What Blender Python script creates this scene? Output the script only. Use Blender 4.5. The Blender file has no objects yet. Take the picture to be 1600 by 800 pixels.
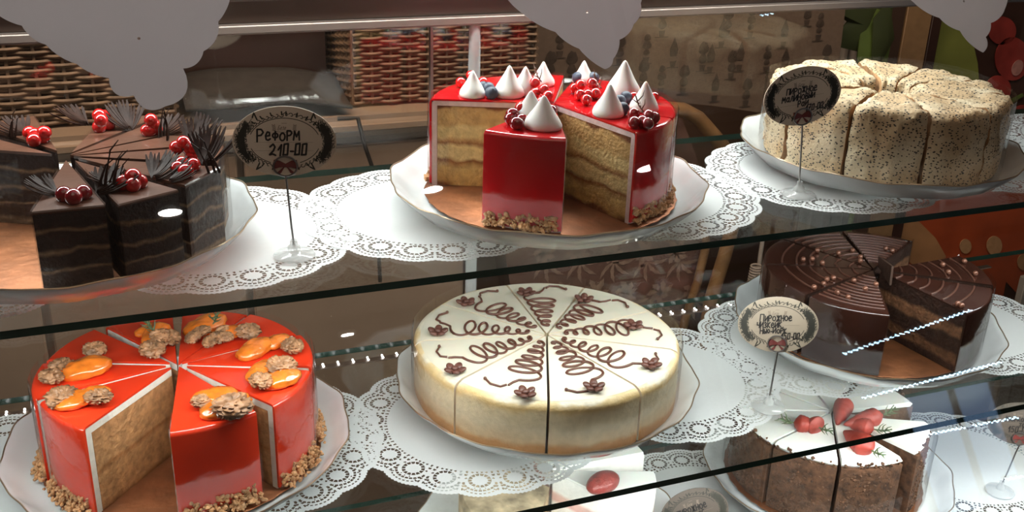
import bpy, bmesh, math, random
from math import pi, sin, cos, radians, degrees, sqrt, atan2
from mathutils import Vector, Matrix, noise
from mathutils.geometry import delaunay_2d_cdt
random.seed(7)
SC = bpy.context.scene
COL = SC.collection

# ------------------------------------------------------------------ camera
EYE = Vector((0, 0, .3441))
FPX = 1646.5
FW = Vector((.3406, .8555, -.3900)).normalized()
RT = Vector((.9332, -.3582, .0292)); RT = (RT - FW*RT.dot(FW)).normalized()
UP = RT.cross(FW)
cam_data = bpy.data.cameras.new('camera')
cam_data.sensor_width = 36; cam_data.lens = FPX/1600*36; cam_data.clip_start = .02; cam_data.clip_end = 60
camera = bpy.data.objects.new('camera', cam_data); COL.objects.link(camera)
camera.matrix_world = Matrix(((RT.x, UP.x, -FW.x, EYE.x), (RT.y, UP.y, -FW.y, EYE.y), (RT.z, UP.z, -FW.z, EYE.z), (0, 0, 0, 1)))
SC.camera = camera
SC.view_settings.view_transform = 'Standard'; SC.view_settings.look = 'None'
SC.view_settings.exposure = 0.0; SC.view_settings.gamma = 1; SC.view_settings.use_curve_mapping = False
SC.cycles.use_denoising = True
SC.cycles.transparent_max_bounces = 32
SC.cycles.max_bounces = 10
SC.cycles.sample_clamp_indirect = 4
SC.cycles.caustics_reflective = False; SC.cycles.caustics_refractive = False

def ray(px, py): return FW*FPX + RT*(px-800) + UP*(400-py)
def at(px, py, z):
    d = ray(px, py); return EYE + d*((z-EYE.z)/d.z)
def aty(px, py, Y):
    d = ray(px, py); return EYE + d*(Y/d.y)

# ------------------------------------------------------------------ world and lights
W = bpy.data.worlds.new('shop'); SC.world = W; W.use_nodes = True
W.node_tree.nodes['Background'].inputs[0].default_value = (.62, .42, .32, 1)
W.node_tree.nodes['Background'].inputs[1].default_value = .09
def area(name, loc, sx, sy, energy, color, target=None, spread=180):
    l = bpy.data.lights.new(name, 'AREA'); l.shape = 'RECTANGLE'; l.size = sx; l.size_y = sy
    l.energy = energy; l.color = color; l.spread = radians(spread)
    o = bpy.data.objects.new(name, l); COL.objects.link(o); o.location = loc
    if target is not None:
        d = (Vector(target)-Vector(loc)).normalized()
        z = -d; x = Vector((1, 0, 0)); x = (x - z*x.dot(z)).normalized(); y = z.cross(x)
        o.rotation_euler = Matrix((x, y, z)).transposed().to_euler()
    return o
COOL = (.93, 1, .98); WARM = (1, .80, .62)
area('led_strip_light_top', (.22, .985, .292), 1.25, .03, 6.6, COOL, (.22, .90, 0), 170)
area('led_strip_light_middle', (.30, .735, -.012), 1.6, .012, 2.5, COOL, (.30, .86, -.2), 170)
area('led_strip_light_bottom', (.45, .685, -.213), 1.5, .012, 3.9, COOL, (.45, .86, -.4), 170)
area('shop_fill_light', (-.1, -.3, 1.6), 1.2, .8, 3.2, WARM, (.4, 1.0, 0))  # added soft fill above the camera, standing for overhead shop light
area('room_fill_behind_case', (.5, 1.15, .9), 2.4, .3, 24, WARM, (.8, 1.8, -.2))  # added fill that brightens the dark background behind the case

# ------------------------------------------------------------------ constants of the case
Z1, Z2, Z3 = 0.0, -.2013, -.4056
GL_A = radians(20)            # tilt of the front glass
GN = Vector((0, -cos(GL_A), sin(GL_A)))
GP = Vector((0, .686, 0))
def glass_hit(px, py, off=0):
    d = ray(px, py); p0 = GP + GN*off
    return EYE + d*((p0-EYE).dot(GN)/d.dot(GN))
def mirrored(px, py, t=None, z=None):
    d = ray(px, py).normalized(); G = glass_hit(px, py); r = d - 2*d.dot(GN)*GN
    if z is not None: t = (z-G.z)/r.z
    return G + r*t

# ------------------------------------------------------------------ materials
def newmat(name):
    m = bpy.data.materials.new(name); m.use_nodes = True
    nt = m.node_tree; return m, nt, nt.nodes, nt.links
def tint3(c, k): return tuple(min(1, x*k) for x in c[:3])+(1,)
def pmat(name, col, rough=.5, metal=0, coat=0, spec=.5, var=.12, nscale=60, bump=0, bscale=200, sss=0, trans=0, alpha=1, coordinate='Object', detail=4, sheen=0):
    m, nt, N, L = newmat(name); b = N['Principled BSDF']
    tc = N.new('ShaderNodeTexCoord'); oi = N.new('ShaderNodeObjectInfo')
    ad = N.new('ShaderNodeVectorMath'); ad.operation = 'ADD'
    sc = N.new('ShaderNodeVectorMath'); sc.operation = 'SCALE'; sc.inputs['Scale'].default_value = 7.0
    cb = N.new('ShaderNodeCombineXYZ')
    for i in range(3): L.new(oi.outputs['Random'], cb.inputs[i])
    L.new(cb.outputs[0], sc.inputs[0]); L.new(tc.outputs[coordinate], ad.inputs[0]); L.new(sc.outputs[0], ad.inputs[1])
    n = N.new('ShaderNodeTexNoise'); n.inputs['Scale'].default_value = nscale; n.inputs['Detail'].default_value = detail
    L.new(ad.outputs[0], n.inputs['Vector'])
    r = N.new('ShaderNodeValToRGB'); r.color_ramp.elements[0].position = .3; r.color_ramp.elements[1].position = .7
    r.color_ramp.elements[0].color = tint3(col, 1-var); r.color_ramp.elements[1].color = tint3(col, 1+var)
    L.new(n.outputs['Fac'], r.inputs[0]); L.new(r.outputs[0], b.inputs['Base Color'])
    b.inputs['Roughness'].default_value = rough; b.inputs['Metallic'].default_value = metal
    b.inputs['Coat Weight'].default_value = coat; b.inputs['Coat Roughness'].default_value = .04
    b.inputs['Specular IOR Level'].default_value = spec
    if sss: b.inputs['Subsurface Weight'].default_value = sss; b.inputs['Subsurface Scale'].default_value = .004; b.inputs['Subsurface Radius'].default_value = (1, .5, .3)
    if trans: b.inputs['Transmission Weight'].default_value = trans
    if alpha < 1: b.inputs['Alpha'].default_value = alpha
    if bump:
        n2 = N.new('ShaderNodeTexNoise'); n2.inputs['Scale'].default_value = bscale; n2.inputs['Detail'].default_value = 5
        L.new(ad.outputs[0], n2.inputs['Vector'])
        bp = N.new('ShaderNodeBump'); bp.inputs['Strength'].default_value = bump; bp.inputs['Distance'].default_value = .002
        L.new(n2.outputs['Fac'], bp.inputs['Height']); L.new(bp.outputs[0], b.inputs['Normal'])
    return m
def layered(name, stops, h, distort=.1, dscale=45, rough=.75, var=.25, vscale=150, bump=.5, bscale=300, seed=0.0, spec=.3):
    """cake cut: colour follows the height in the cake (object z), broken up by noise"""
    m, nt, N, L = newmat(name); b = N['Principled BSDF']
    tc = N.new('ShaderNodeTexCoord'); oi = N.new('ShaderNodeObjectInfo')
    cb = N.new('ShaderNodeCombineXYZ')
    for i in range(3): L.new(oi.outputs['Random'], cb.inputs[i])
    sc = N.new('ShaderNodeVectorMath'); sc.operation = 'SCALE'; sc.inputs['Scale'].default_value = 5.0; L.new(cb.outputs[0], sc.inputs[0])
    ad = N.new('ShaderNodeVectorMath'); ad.operation = 'ADD'; L.new(tc.outputs['Object'], ad.inputs[0]); L.new(sc.outputs[0], ad.inputs[1])
    n = N.new('ShaderNodeTexNoise'); n.inputs['Scale'].default_value = dscale; n.inputs['Detail'].default_value = 3; L.new(ad.outputs[0], n.inputs['Vector'])
    sp = N.new('ShaderNodeSeparateXYZ'); L.new(tc.outputs['Object'], sp.inputs[0])
    mh = N.new('ShaderNodeMath'); mh.operation = 'DIVIDE'; mh.inputs[1].default_value = h; L.new(sp.outputs['Z'], mh.inputs[0])
    ms = N.new('ShaderNodeMath'); ms.operation = 'SUBTRACT'; ms.inputs[1].default_value = .5; L.new(n.outputs['Fac'], ms.inputs[0])
    ma = N.new('ShaderNodeMath'); ma.operation = 'MULTIPLY_ADD'; ma.inputs[1].default_value = distort; L.new(ms.outputs[0], ma.inputs[0]); L.new(mh.outputs[0], ma.inputs[2])
    r = N.new('ShaderNodeValToRGB'); e = r.color_ramp.elements
    e[0].position = stops[0][0]; e[0].color = stops[0][1]+(1,); e[1].position = stops[-1][0]; e[1].color = stops[-1][1]+(1,)
    for p, c in stops[1:-1]:
        q = e.new(p); q.color = c+(1,)
    L.new(ma.outputs[0], r.inputs[0])
    n3 = N.new('ShaderNodeTexNoise'); n3.inputs['Scale'].default_value = vscale; n3.inputs['Detail'].default_value = 6; L.new(ad.outputs[0], n3.inputs['Vector'])
    mr = N.new('ShaderNodeMapRange'); mr.inputs[1].default_value = .3; mr.inputs[2].default_value = .7; mr.inputs[3].default_value = 1-var; mr.inputs[4].default_value = 1+var*.5
    L.new(n3.outputs['Fac'], mr.inputs[0])
    mx = N.new('ShaderNodeVectorMath'); mx.operation = 'SCALE'; L.new(r.outputs[0], mx.inputs[0]); L.new(mr.outputs[0], mx.inputs['Scale'])
    L.new(mx.outputs[0], b.inputs['Base Color']); b.inputs['Roughness'].default_value = rough; b.inputs['Specular IOR Level'].default_value = spec
    n2 = N.new('ShaderNodeTexNoise'); n2.inputs['Scale'].default_value = bscale; n2.inputs['Detail'].default_value = 5; L.new(ad.outputs[0], n2.inputs['Vector'])
    bp = N.new('ShaderNodeBump'); bp.inputs['Strength'].default_value = bump; bp.inputs['Distance'].default_value = .003
    L.new(n2.outputs['Fac'], bp.inputs['Height']); L.new(bp.outputs[0], b.inputs['Normal'])
    return m
def glassmat(name, tint=(.97, .98, .97), ior=1.45, rough=.01, bump=0, bscale=60, mult=1.0):
    m, nt, N, L = newmat(name); N.remove(N['Principled BSDF']); out = N['Material Output']
    t = N.new('ShaderNodeBsdfTransparent'); t.inputs[0].default_value = tint+(1,)
    g = N.new('ShaderNodeBsdfGlossy'); g.inputs['Roughness'].default_value = rough
    f = N.new('ShaderNodeFresnel'); ge = N.new('ShaderNodeNewGeometry')   # the pane is thin: both faces reflect alike
    mi = N.new('ShaderNodeMapRange'); mi.inputs[3].default_value = ior; mi.inputs[4].default_value = 1/ior
    L.new(ge.outputs['Backfacing'], mi.inputs[0]); L.new(mi.outputs[0], f.inputs['IOR'])
    mu = N.new('ShaderNodeMath'); mu.operation = 'MULTIPLY'; mu.inputs[1].default_value = mult; mu.use_clamp = True
    mx = N.new('ShaderNodeMixShader'); L.new(f.outputs[0], mu.inputs[0]); L.new(mu.outputs[0], mx.inputs[0])
    L.new(t.outputs[0], mx.inputs[1]); L.new(g.outputs[0], mx.inputs[2]); L.new(mx.outputs[0], out.inputs[0])
    if bump:
        tc = N.new('ShaderNodeTexCoord'); n = N.new('ShaderNodeTexNoise'); n.inputs['Scale'].default_value = bscale; n.inputs['Detail'].default_value = 2
        L.new(tc.outputs['Object'], n.inputs['Vector'])
        bp = N.new('ShaderNodeBump'); bp.inputs['Strength'].default_value = bump; bp.inputs['Distance'].default_value = .004
        L.new(n.outputs['Fac'], bp.inputs['Height']); L.new(bp.outputs[0], g.inputs['Normal'])
        L.new(bp.outputs[0], f.inputs['Normal'])
    return m
def emit(name, col, s):
    m, nt, N, L = newmat(name); b = N['Principled BSDF']; b.inputs['Base Color'].default_value = col+(1,)
    b.inputs['Emission Color'].default_value = col+(1,); b.inputs['Emission Strength'].default_value = s; return m
def papermat(name, col, transl=.35, alpha=1):
    m, nt, N, L = newmat(name); N.remove(N['Principled BSDF']); out = N['Material Output']
    tc = N.new('ShaderNodeTexCoord'); n = N.new('ShaderNodeTexNoise'); n.inputs['Scale'].default_value = 25; L.new(tc.outputs['Object'], n.inputs['Vector'])
    r = N.new('ShaderNodeValToRGB'); r.color_ramp.elements[0].color = tint3(col, .95); r.color_ramp.elements[1].color = tint3(col, 1.03); L.new(n.outputs['Fac'], r.inputs[0])
    d = N.new('ShaderNodeBsdfDiffuse'); t = N.new('ShaderNodeBsdfTranslucent'); L.new(r.outputs[0], d.inputs[0]); L.new(r.outputs[0], t.inputs[0])
    mx = N.new('ShaderNodeMixShader'); mx.inputs[0].default_value = transl; L.new(d.outputs[0], mx.inputs[1]); L.new(t.outputs[0], mx.inputs[2])
    if alpha < 1:
        tr = N.new('ShaderNodeBsdfTransparent'); m2 = N.new('ShaderNodeMixShader'); m2.inputs[0].default_value = alpha
        L.new(tr.outputs[0], m2.inputs[1]); L.new(mx.outputs[0], m2.inputs[2]); L.new(m2.outputs[0], out.inputs[0])
    else: L.new(mx.outputs[0], out.inputs[0])
    return m
M = {}
M['glass'] = glassmat('clear glass', (.965, .975, .965), 1.35)
M['glass_back'] = glassmat('back glass', (.95, .94, .92), 1.6)
M['glass_front'] = glassmat('front glass', (.985, .985, .98), 1.42)
M['glass_edge'] = pmat('dark green glass edge', (.013, .045, .033), .25, var=.25, nscale=20, spec=.6)
M['film'] = glassmat('wrinkled clear film', (.985, .985, .98), 1.42, .06, .35, 45, 1.1)
M['acrylic'] = glassmat('clear acrylic', (.95, .96, .96), 1.3, .08)
M['foot'] = pmat('translucent clear plastic', (.72, .73, .72), .15, coat=.6, var=.03, alpha=.38)
M['doily'] = papermat('white doily paper', (.86, .88, .88), .3)
M['sticker'] = papermat('pale lace paper', (.70, .66, .67), .35, .95)
M['porcelain'] = pmat('white porcelain', (.80, .83, .84), .18, coat=.6, var=.03, nscale=10, bump=.22, bscale=70)
M['gold_line'] = pmat('thin gold rim', (.40, .30, .20), .35, .7, var=.15)
M['board'] = pmat('copper gold board', (.27, .10, .040), .48, .7, var=.28, nscale=35, bump=.5, bscale=90)
M['red_glaze'] = pmat('cherry red glaze', (.56, .007, .011), .12, coat=.6, var=.10, nscale=18, sss=.15)
M['orange_glaze'] = pmat('tomato orange glaze', (.72, .040, .011), .12, coat=.6, var=.10, nscale=18, sss=.15)
M['pink_cream'] = pmat('pale pink cream', (.80, .58, .56), .6, var=.10, nscale=150, bump=.5, bscale=250, sss=.1)
M['white_cream'] = pmat('white cream', (.82, .76, .68), .6, var=.08, nscale=150, bump=.5, bscale=250, sss=.1)
M['red_cut'] = layered('vanilla sponge cut', [(0, (.22, .07, .02)), (.05, (.60, .33, .11)), (.22, (.66, .42, .16)), (.30, (.25, .09, .025)), (.345, (.72, .52, .25)), (.47, (.74, .54, .25)), (.52, (.32, .14, .05)), (.56, (.55, .32, .13)), (.60, (.74, .53, .24)), (.72, (.75, .55, .26)), (.76, (.62, .38, .15)), (.93, (.60, .36, .14)), (.96, (.20, .06, .02)), (1, (.16, .05, .02))], .079, .24, 34, bump=.7)
M['orange_cut'] = layered('honey sponge cut', [(0, (.28, .11, .035)), (.06, (.52, .25, .10)), (.4, (.56, .29, .12)), (.46, (.40, .17, .06)), (.5, (.56, .30, .13)), (.95, (.50, .24, .10)), (1, (.30, .12, .04))], .080, .12, 35, var=.35, bump=.9, bscale=180)
M['choc_layers'] = layered('chocolate sponge layers', [(0, (.16, .085, .045)), (.05, (.34, .20, .11)), (.10, (.055, .025, .015)), (.24, (.065, .030, .018)), (.27, (.30, .17, .09)), (.30, (.03, .012, .007)), (.47, (.04, .017, .009)), (.51, (.27, .15, .08)), (.55, (.03, .012, .007)), (.72, (.035, .015, .008)), (.76, (.28, .16, .085)), (.80, (.028, .011, .007)), (1, (.022, .009, .006))], .062, .24, 32, rough=.6, var=.35, bump=.6)
M['choc_glaze'] = pmat('milk chocolate glaze', (.105, .045, .027), .3, coat=.25, var=.14, nscale=30, bump=.15, bscale=120)
M['choc_dark'] = pmat('dark chocolate', (.026, .011, .007), .55, coat=0, spec=.15, var=.3, nscale=120, bump=.2)
M['choc_mirror'] = pmat('shiny chocolate glaze', (.040, .0135, .009), .16, coat=.9, var=.15, nscale=25)
M['choc_line'] = pmat('raised chocolate line', (.10, .040, .026), .3, coat=.5, var=.1)
M['choc_side'] = pmat('chocolate side crumb', (.06, .032, .022), .5, coat=.15, var=.4, nscale=70, bump=.6, bscale=160)
M['ny_cut'] = layered('chocolate cheesecake cut', [(0, (.03, .012, .007)), (.10, (.04, .016, .009)), (.16, (.17, .075, .035)), (.27, (.15, .065, .03)), (.32, (.035, .014, .008)), (.52, (.04, .018, .01)), (.57, (.19, .085, .04)), (.72, (.20, .09, .042)), (.78, (.03, .012, .007)), (.93, (.035, .013, .007)), (1, (.03, .012, .007))], .068, .16, 45, var=.4, bump=.9)
M['choc_swirl'] = pmat('milk chocolate icing line', (.12, .042, .026), .35, coat=.3, var=.15)
M['bean'] = pmat('chocolate petal', (.13, .048, .034), .4, coat=.2, var=.2, nscale=90)
M['pearl'] = pmat('bronze chocolate pearl', (.22, .09, .055), .28, .25, coat=.4, var=.2)
M['cheese_top'] = pmat('smooth ivory cheesecake top', (.84, .765, .62), .45, var=.035, nscale=25, coat=.1, bump=.06, bscale=60, sss=.15)
M['cheese_cut'] = pmat('cream cheese cut', (.84, .71, .54), .55, var=.06, nscale=40, bump=.15, bscale=120, sss=.15)
M['cheese_side'] = layered('baked cheesecake side', [(0, (.42, .20, .075)), (.14, (.52, .27, .11)), (.24, (.66, .49, .30)), (.5, (.76, .64, .44)), (.78, (.80, .66, .42)), (.9, (.80, .56, .25)), (.97, (.84, .66, .38)), (1, (.86, .78, .62))], .054, .30, 30, rough=.5, var=.12, bump=.25)
M['berry'] = pmat('red currant', (.55, .012, .010), .08, coat=1, var=.25, nscale=90, sss=.25)
M['berry_dark'] = pmat('dark red currant', (.24, .006, .010), .08, coat=1, var=.3, nscale=90, sss=.2)
M['calyx'] = pmat('dried brown calyx', (.07, .025, .012), .7)
M['blueberry'] = pmat('dusty blueberry', (.045, .055, .085), .5, var=.35, nscale=90)
M['meringue'] = pmat('white meringue', (.84, .82, .78), .55, var=.03, nscale=30, sss=.2)
M['nut'] = pmat('walnut', (.34, .17, .08), .5, coat=.15, var=.55, nscale=110, bump=.4, bscale=350)
M['crumb'] = pmat('chopped nut crumb', (.50, .27, .12), .6, var=.4, nscale=160, bump=.3)
M['apricot'] = pmat('glazed dried apricot', (.66, .17, .016), .15, coat=1, var=.3, nscale=90, bump=1.0, bscale=110, sss=.3)
M['rosemary'] = pmat('rosemary green', (.09, .13, .06), .5, var=.2)
M['twig'] = pmat('brown sprig', (.12, .07, .045), .6)
M['carrot_cream'] = pmat('thick white cream', (.88, .87, .83), .55, var=.03, nscale=40, bump=.25, bscale=60, sss=.15)
M['carrot_side'] = pmat('brown crumb side', (.095, .042, .020), .75, var=.6, nscale=110, bump=1.0, bscale=160)
M['marzipan'] = pmat('orange red marzipan', (.30, .034, .022), .5, var=.25, nscale=80, bump=.3)
M['straw'] = pmat('strawberry', (.23, .028, .022), .45, coat=.2, var=.4, nscale=150, bump=.8, bscale=350)
M['pink_layer'] = layered('white and pink cake layers', [(0, (.55, .38, .22)), (.2, (.72, .55, .40)), (.25, (.86, .82, .76)), (.5, (.86, .82, .76)), (.55, (.70, .42, .38)), (.66, (.72, .48, .42)), (.72, (.88, .85, .80)), (1, (.9, .88, .84))], .072, .08, 30, var=.1, bump=.2)
M['beige_cake'] = pmat('crumbly beige cake', (.55, .43, .28), .7, var=.5, nscale=60, bump=.8)
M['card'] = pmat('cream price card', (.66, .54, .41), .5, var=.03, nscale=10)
M['card_mid'] = pmat('shaded price card', (.36, .29, .215), .5, var=.03, nscale=10)  # same cream card, darkened in its colour where the lamps light it too strongly
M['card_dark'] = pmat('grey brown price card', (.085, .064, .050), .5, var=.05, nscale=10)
M['ink'] = pmat('black ink', (.012, .010, .009), .4, var=.1)
M['ink_brown'] = pmat('faded brown print', (.20, .15, .11), .6, var=.1)
M['pine'] = pmat('dark green black print', (.026, .024, .016), .5, var=.3)
M['bow'] = pmat('burgundy ribbon bow', (.14, .022, .018), .5, var=.2)
M['wire'] = pmat('grey steel wire', (.30, .28, .27), .3, .9, var=.1)
M['white_dot'] = pmat('white knot', (.6, .57, .52), .5)
M['aluminium'] = pmat('brushed aluminium', (.22, .17, .145), .45, .6, var=.1, nscale=8)
M['rail'] = pmat('dark brown anodised rail', (.085, .052, .038), .42, .2, var=.18, nscale=6)
M['wall'] = pmat('brown wall paint', (.16, .095, .065), .8, var=.15, nscale=3, coordinate='Object')
M['floor'] = pmat('dark floor', (.085, .055, .04), .5, var=.2, nscale=4)
M['counter'] = pmat('beige laminate', (.24, .17, .125), .45, var=.07, nscale=6)
M['counter_edge'] = pmat('pale beige rounded edge', (.30, .215, .155), .4, var=.06, nscale=6)
M['wicker'] = pmat('wicker strand', (.19, .12, .075), .6, var=.35, nscale=45, bump=.3)
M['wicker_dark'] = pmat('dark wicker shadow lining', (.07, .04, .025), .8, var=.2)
M['grey_cloth'] = pmat('grey felt cloth', (.035, .030, .027), .95, var=.2, nscale=60)
M['black_plastic'] = pmat('black plastic', (.02, .017, .015), .4)
M['fabric'] = pmat('taupe printed fabric', (.15, .105, .078), .85, var=.10, nscale=120)
M['fabric_print'] = pmat('dark topiary print', (.058, .040, .030), .85, var=.3, nscale=70)
M['damask'] = pmat('burgundy brown damask', (.13, .068, .052), .8, var=.2, nscale=40)
M['damask_leaf'] = pmat('pale damask leaf', (.25, .165, .125), .8, var=.25, nscale=60)
M['wood_gold'] = pmat('golden carved wood', (.26, .15, .07), .35, var=.25, nscale=30, coat=.3)
M['curtain'] = pmat('pale beige curtain', (.34, .29, .255), .85, var=.08, nscale=15)
M['leaf_green'] = pmat('green leaf print', (.10, .155, .035), .5, var=.3, nscale=12)
M['leaf_dark'] = pmat('dark leaf print', (.045, .062, .022), .5, var=.3, nscale=12)
M['apple_green'] = pmat('green fruit print', (.20, .235, .055), .5, var=.22, nscale=9)
M['dark_print'] = pmat('dark brown print', (.040, .018, .014), .5, var=.3, nscale=12)
M['cherry_print'] = pmat('red berry print', (.27, .035, .03), .45, var=.45, nscale=14)
M['highlight_print'] = pmat('pale pink berry print', (.46, .22, .20), .5, var=.2)
M['tan_print'] = pmat('tan wood strip', (.30, .185, .095), .5, var=.1)
M['pepper'] = pmat('orange red fruit print', (.47, .085, .028), .45, var=.28, nscale=7)
M['pepper_pale'] = pmat('pale orange flesh print', (.50, .26, .12), .5, var=.2, nscale=12)
M['seed'] = pmat('cream seed print', (.56, .33, .17), .5, var=.15)
M['cool_board'] = pmat('pale blue grey board', (.30, .42, .48), .6, var=.12, nscale=8)
M['grey_wood'] = pmat('grey planks', (.28, .25, .23), .7, var=.3, nscale=5)
M['led'] = emit('white led', (1, 1, 1), 14)
M['led_blue'] = emit('cool blue white led', (.42, .74, 1), 110)
M['downlight'] = emit('ceiling lamp', (1, .97, .92), 230)
M['reflection_window_glow'] = emit('bluish reflection glow', (.35, .60, 1), 2.0)  # glow added out of view so the front glass shows a bluish patch
M['lamp_body'] = pmat('white lamp ring', (.6, .58, .55), .4)

# ------------------------------------------------------------------ mesh helpers
class MB:
    def __init__(s): s.v = []; s.f = []; s.m = []
    def add(s, vs, fs, mi=0):
        o = len(s.v); s.v += [tuple(v) for v in vs]
        for f in fs:
            g = []
            for i in f:
                if not g or g[-1] != i+o: g.append(i+o)
            if len(set(g)) >= 3: s.f.append(tuple(g)); s.m.append(mi)
    def box(s, x0, x1, y0, y1, z0, z1, mi=0, mf=None):
        v = [(x0, y0, z0), (x1, y0, z0), (x1, y1, z0), (x0, y1, z0), (x0, y0, z1), (x1, y0, z1), (x1, y1, z1), (x0, y1, z1)]
        fs = [(0, 3, 2, 1), (4, 5, 6, 7), (0, 1, 5, 4), (1, 2, 6, 5), (2, 3, 7, 6), (3, 0, 4, 7)]
        for k, f in enumerate(fs): s.add([v[i] for i in f], [(0, 1, 2, 3)], (mf[k] if mf else mi))
    def tube(s, pts, r, n=6, mi=0, closed=False, taper=None):
        pts = [Vector(p) for p in pts]; k = len(pts)
        up = Vector((0, 0, 1)); vs = []
        for i, p in enumerate(pts):
            a = pts[(i-1) % k] if (closed or i > 0) else p; b = pts[(i+1) % k] if (closed or i < k-1) else p
            t = (b-a); t = t.normalized() if t.length > 1e-9 else Vector((0, 0, 1))
            u = up if abs(t.dot(up)) < .95 else Vector((1, 0, 0))
            x = t.cross(u).normalized(); y = t.cross(x)
            rr = r if taper is None else r*taper(i/(k-1))
            for j in range(n):
                q = 2*pi*j/n; vs.append(p + x*cos(q)*rr + y*sin(q)*rr)
        fs = []
        for i in range(k if closed else k-1):
            a = i*n; b = ((i+1) % k)*n
            for j in range(n): fs.append((a+j, a+(j+1) % n, b+(j+1) % n, b+j))
        if not closed: fs.append(tuple(range(n))[::-1]); fs.append(tuple((k-1)*n+j for j in range(n)))
        s.add(vs, fs, mi)
    def revolve(s, prof, a0, a1, n, mi=0, cap=None, closed=True, org=(0, 0, 0), fr=None):
        """sweep the profile [(r, z)] from a0 to a1; cap = material of the cut faces"""
        k = len(prof); vs = []; full = abs(a1-a0) > 2*pi-1e-6
        for i in range(n if full else n+1):
            a = a0+(a1-a0)*i/n
            for r, z in prof:
                q = fr(r, z, a) if fr else (r, z)
                vs.append((org[0]+q[0]*cos(a), org[1]+q[0]*sin(a), org[2]+q[1]))
        fs = []; N = n if full else n+1
        for i in range(n):
            for j in range(k if closed else k-1):
                fs.append((i*k+j, i*k+(j+1) % k, ((i+1) % N)*k+(j+1) % k, ((i+1) % N)*k+j))
        s.add(vs, fs, mi)
        if cap is not None and not full:
            s.add(vs[:k], [tuple(range(k))], cap); s.add(vs[-k:], [tuple(range(k))[::-1]], cap)
    def sphere(s, c, r, seg=12, ring=8, sc=(1, 1, 1), mi=0, rot=None, fn=None):
        vs = []; c = Vector(c)
        for i in range(ring+1):
            th = pi*i/ring
            for j in range(seg):
                ph = 2*pi*j/seg; d = Vector((sin(th)*cos(ph), sin(th)*sin(ph), cos(th)))
                rr = r*(fn(d) if fn else 1); p = Vector((d.x*sc[0], d.y*sc[1], d.z*sc[2]))*rr
                if rot: p = rot @ p
                vs.append(c+p)
        fs = [(i*seg+j, (i+1)*seg+j, (i+1)*seg+(j+1) % seg, i*seg+(j+1) % seg) for i in range(ring) for j in range(seg)]
        s.add(vs, fs, mi)
    def mesh(s, name, mats, smooth=35, weld=1e-6):
        me = bpy.data.meshes.new(name); me.from_pydata(s.v, [], s.f)
        for m in mats: me.materials.append(m)
        me.polygons.foreach_set('material_index', s.m)
        bm = bmesh.new(); bm.from_mesh(me); bmesh.ops.remove_doubles(bm, verts=bm.verts, dist=weld)
        bmesh.ops.recalc_face_normals(bm, faces=bm.faces); bm.to_mesh(me); bm.free()
        if smooth:
            me.polygons.foreach_set('use_smooth', [True]*len(me.polygons)); me.set_sharp_from_angle(angle=radians(smooth))
        me.update(); return me
def obj(name, me, parent=None, loc=None, rot=None, scale=None, label=None):
    o = bpy.data.objects.new(name, me); COL.objects.link(o)
    if parent is not None: o.parent = parent
    if loc is not None: o.location = loc
    if rot is not None: o.rotation_euler = rot
    if scale is not None: o.scale = scale if hasattr(scale, '__len__') else (scale,)*3
    if label: o['label'] = label
    return o
def tag(o, label, cat, group=None):
    o['label'] = label; o['category'] = cat
    if group: o['group'] = group
    return o
def thing(name, label, cat, loc=(0, 0, 0), rz=0, group=None):
    o = bpy.data.objects.new(name, None); COL.objects.link(o); o.location = loc; o.rotation_euler = (0, 0, rz)
    o.empty_display_size = .01
    return tag(o, label, cat, group)
def struct(name, me, **k):
    o = obj(name, me, **k); o['kind'] = 'structure'; return o

# ------------------------------------------------------------------ room
def boxmesh(name, b, mats, mf=None, bevel=0):
    m = MB(); m.box(*b, mf=mf); me = m.mesh(name, mats, 0)
    if bevel:
        bm = bmesh.new(); bm.from_mesh(me); bmesh.ops.bevel(bm, geom=bm.edges[:], offset=bevel, segments=3, affect='EDGES'); bm.to_mesh(me); bm.free()
        me.polygons.foreach_set('use_smooth', [True]*len(me.polygons)); me.set_sharp_from_angle(angle=radians(40))
    return me
struct('floor', boxmesh('floor', (-3, 6, -11, 4, -1.15, -1.10), [M['floor']]))
struct('wall_back', boxmesh('wall_back', (-3, 6, 3.2, 3.3, -1.1, 1.9), [M['wall']]))

# ------------------------------------------------------------------ display case
SX0, SX1 = -.75, 1.75
def shelf(label, y0, y1, z):
    t = .0065
    o = obj('glass_shelf', boxmesh('glass_shelf', (SX0, SX1, y0, y1, z-t, z-.0001), [M['glass'], M['glass_edge']], mf=[0, 0, 1, 1, 1, 1]))
    return tag(o, label, 'shelf', None)
shelf('long clear glass shelf with dark green front edge, topmost of the case', .734, 1.022, Z1)
shelf('long clear glass shelf under the orange cake, the white cheesecake and the chocolate cake', .679, 1.008, Z2)
shelf('lowest clear glass shelf carrying the carrot cake and strawberry cake', .620, 1.008, Z3)
# front pane
m = MB(); L = .52
fx0, fx1 = SX0, SX1
def gpt(x, s, off=0): return Vector((x, GP.y, GP.z)) + Vector((0, sin(GL_A), cos(GL_A)))*s + GN*off
vs = [gpt(x, s, o) for o in (0, -.004) for x, s in ((fx0, -.60), (fx1, -.60), (fx1, .33), (fx0, .33))]
m.add(vs, [(0, 1, 2, 3), (7, 6, 5, 4)], 0); m.add(vs, [(0, 4, 5, 1), (1, 5, 6, 2), (2, 6, 7, 3), (3, 7, 4, 0)], 1)
tag(obj('front_glass', m.mesh('front_glass', [M['glass_front'], M['glass_edge']], 0)), 'large sloping front glass pane of the cake display case reflecting lamps', 'glass pane')
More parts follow.
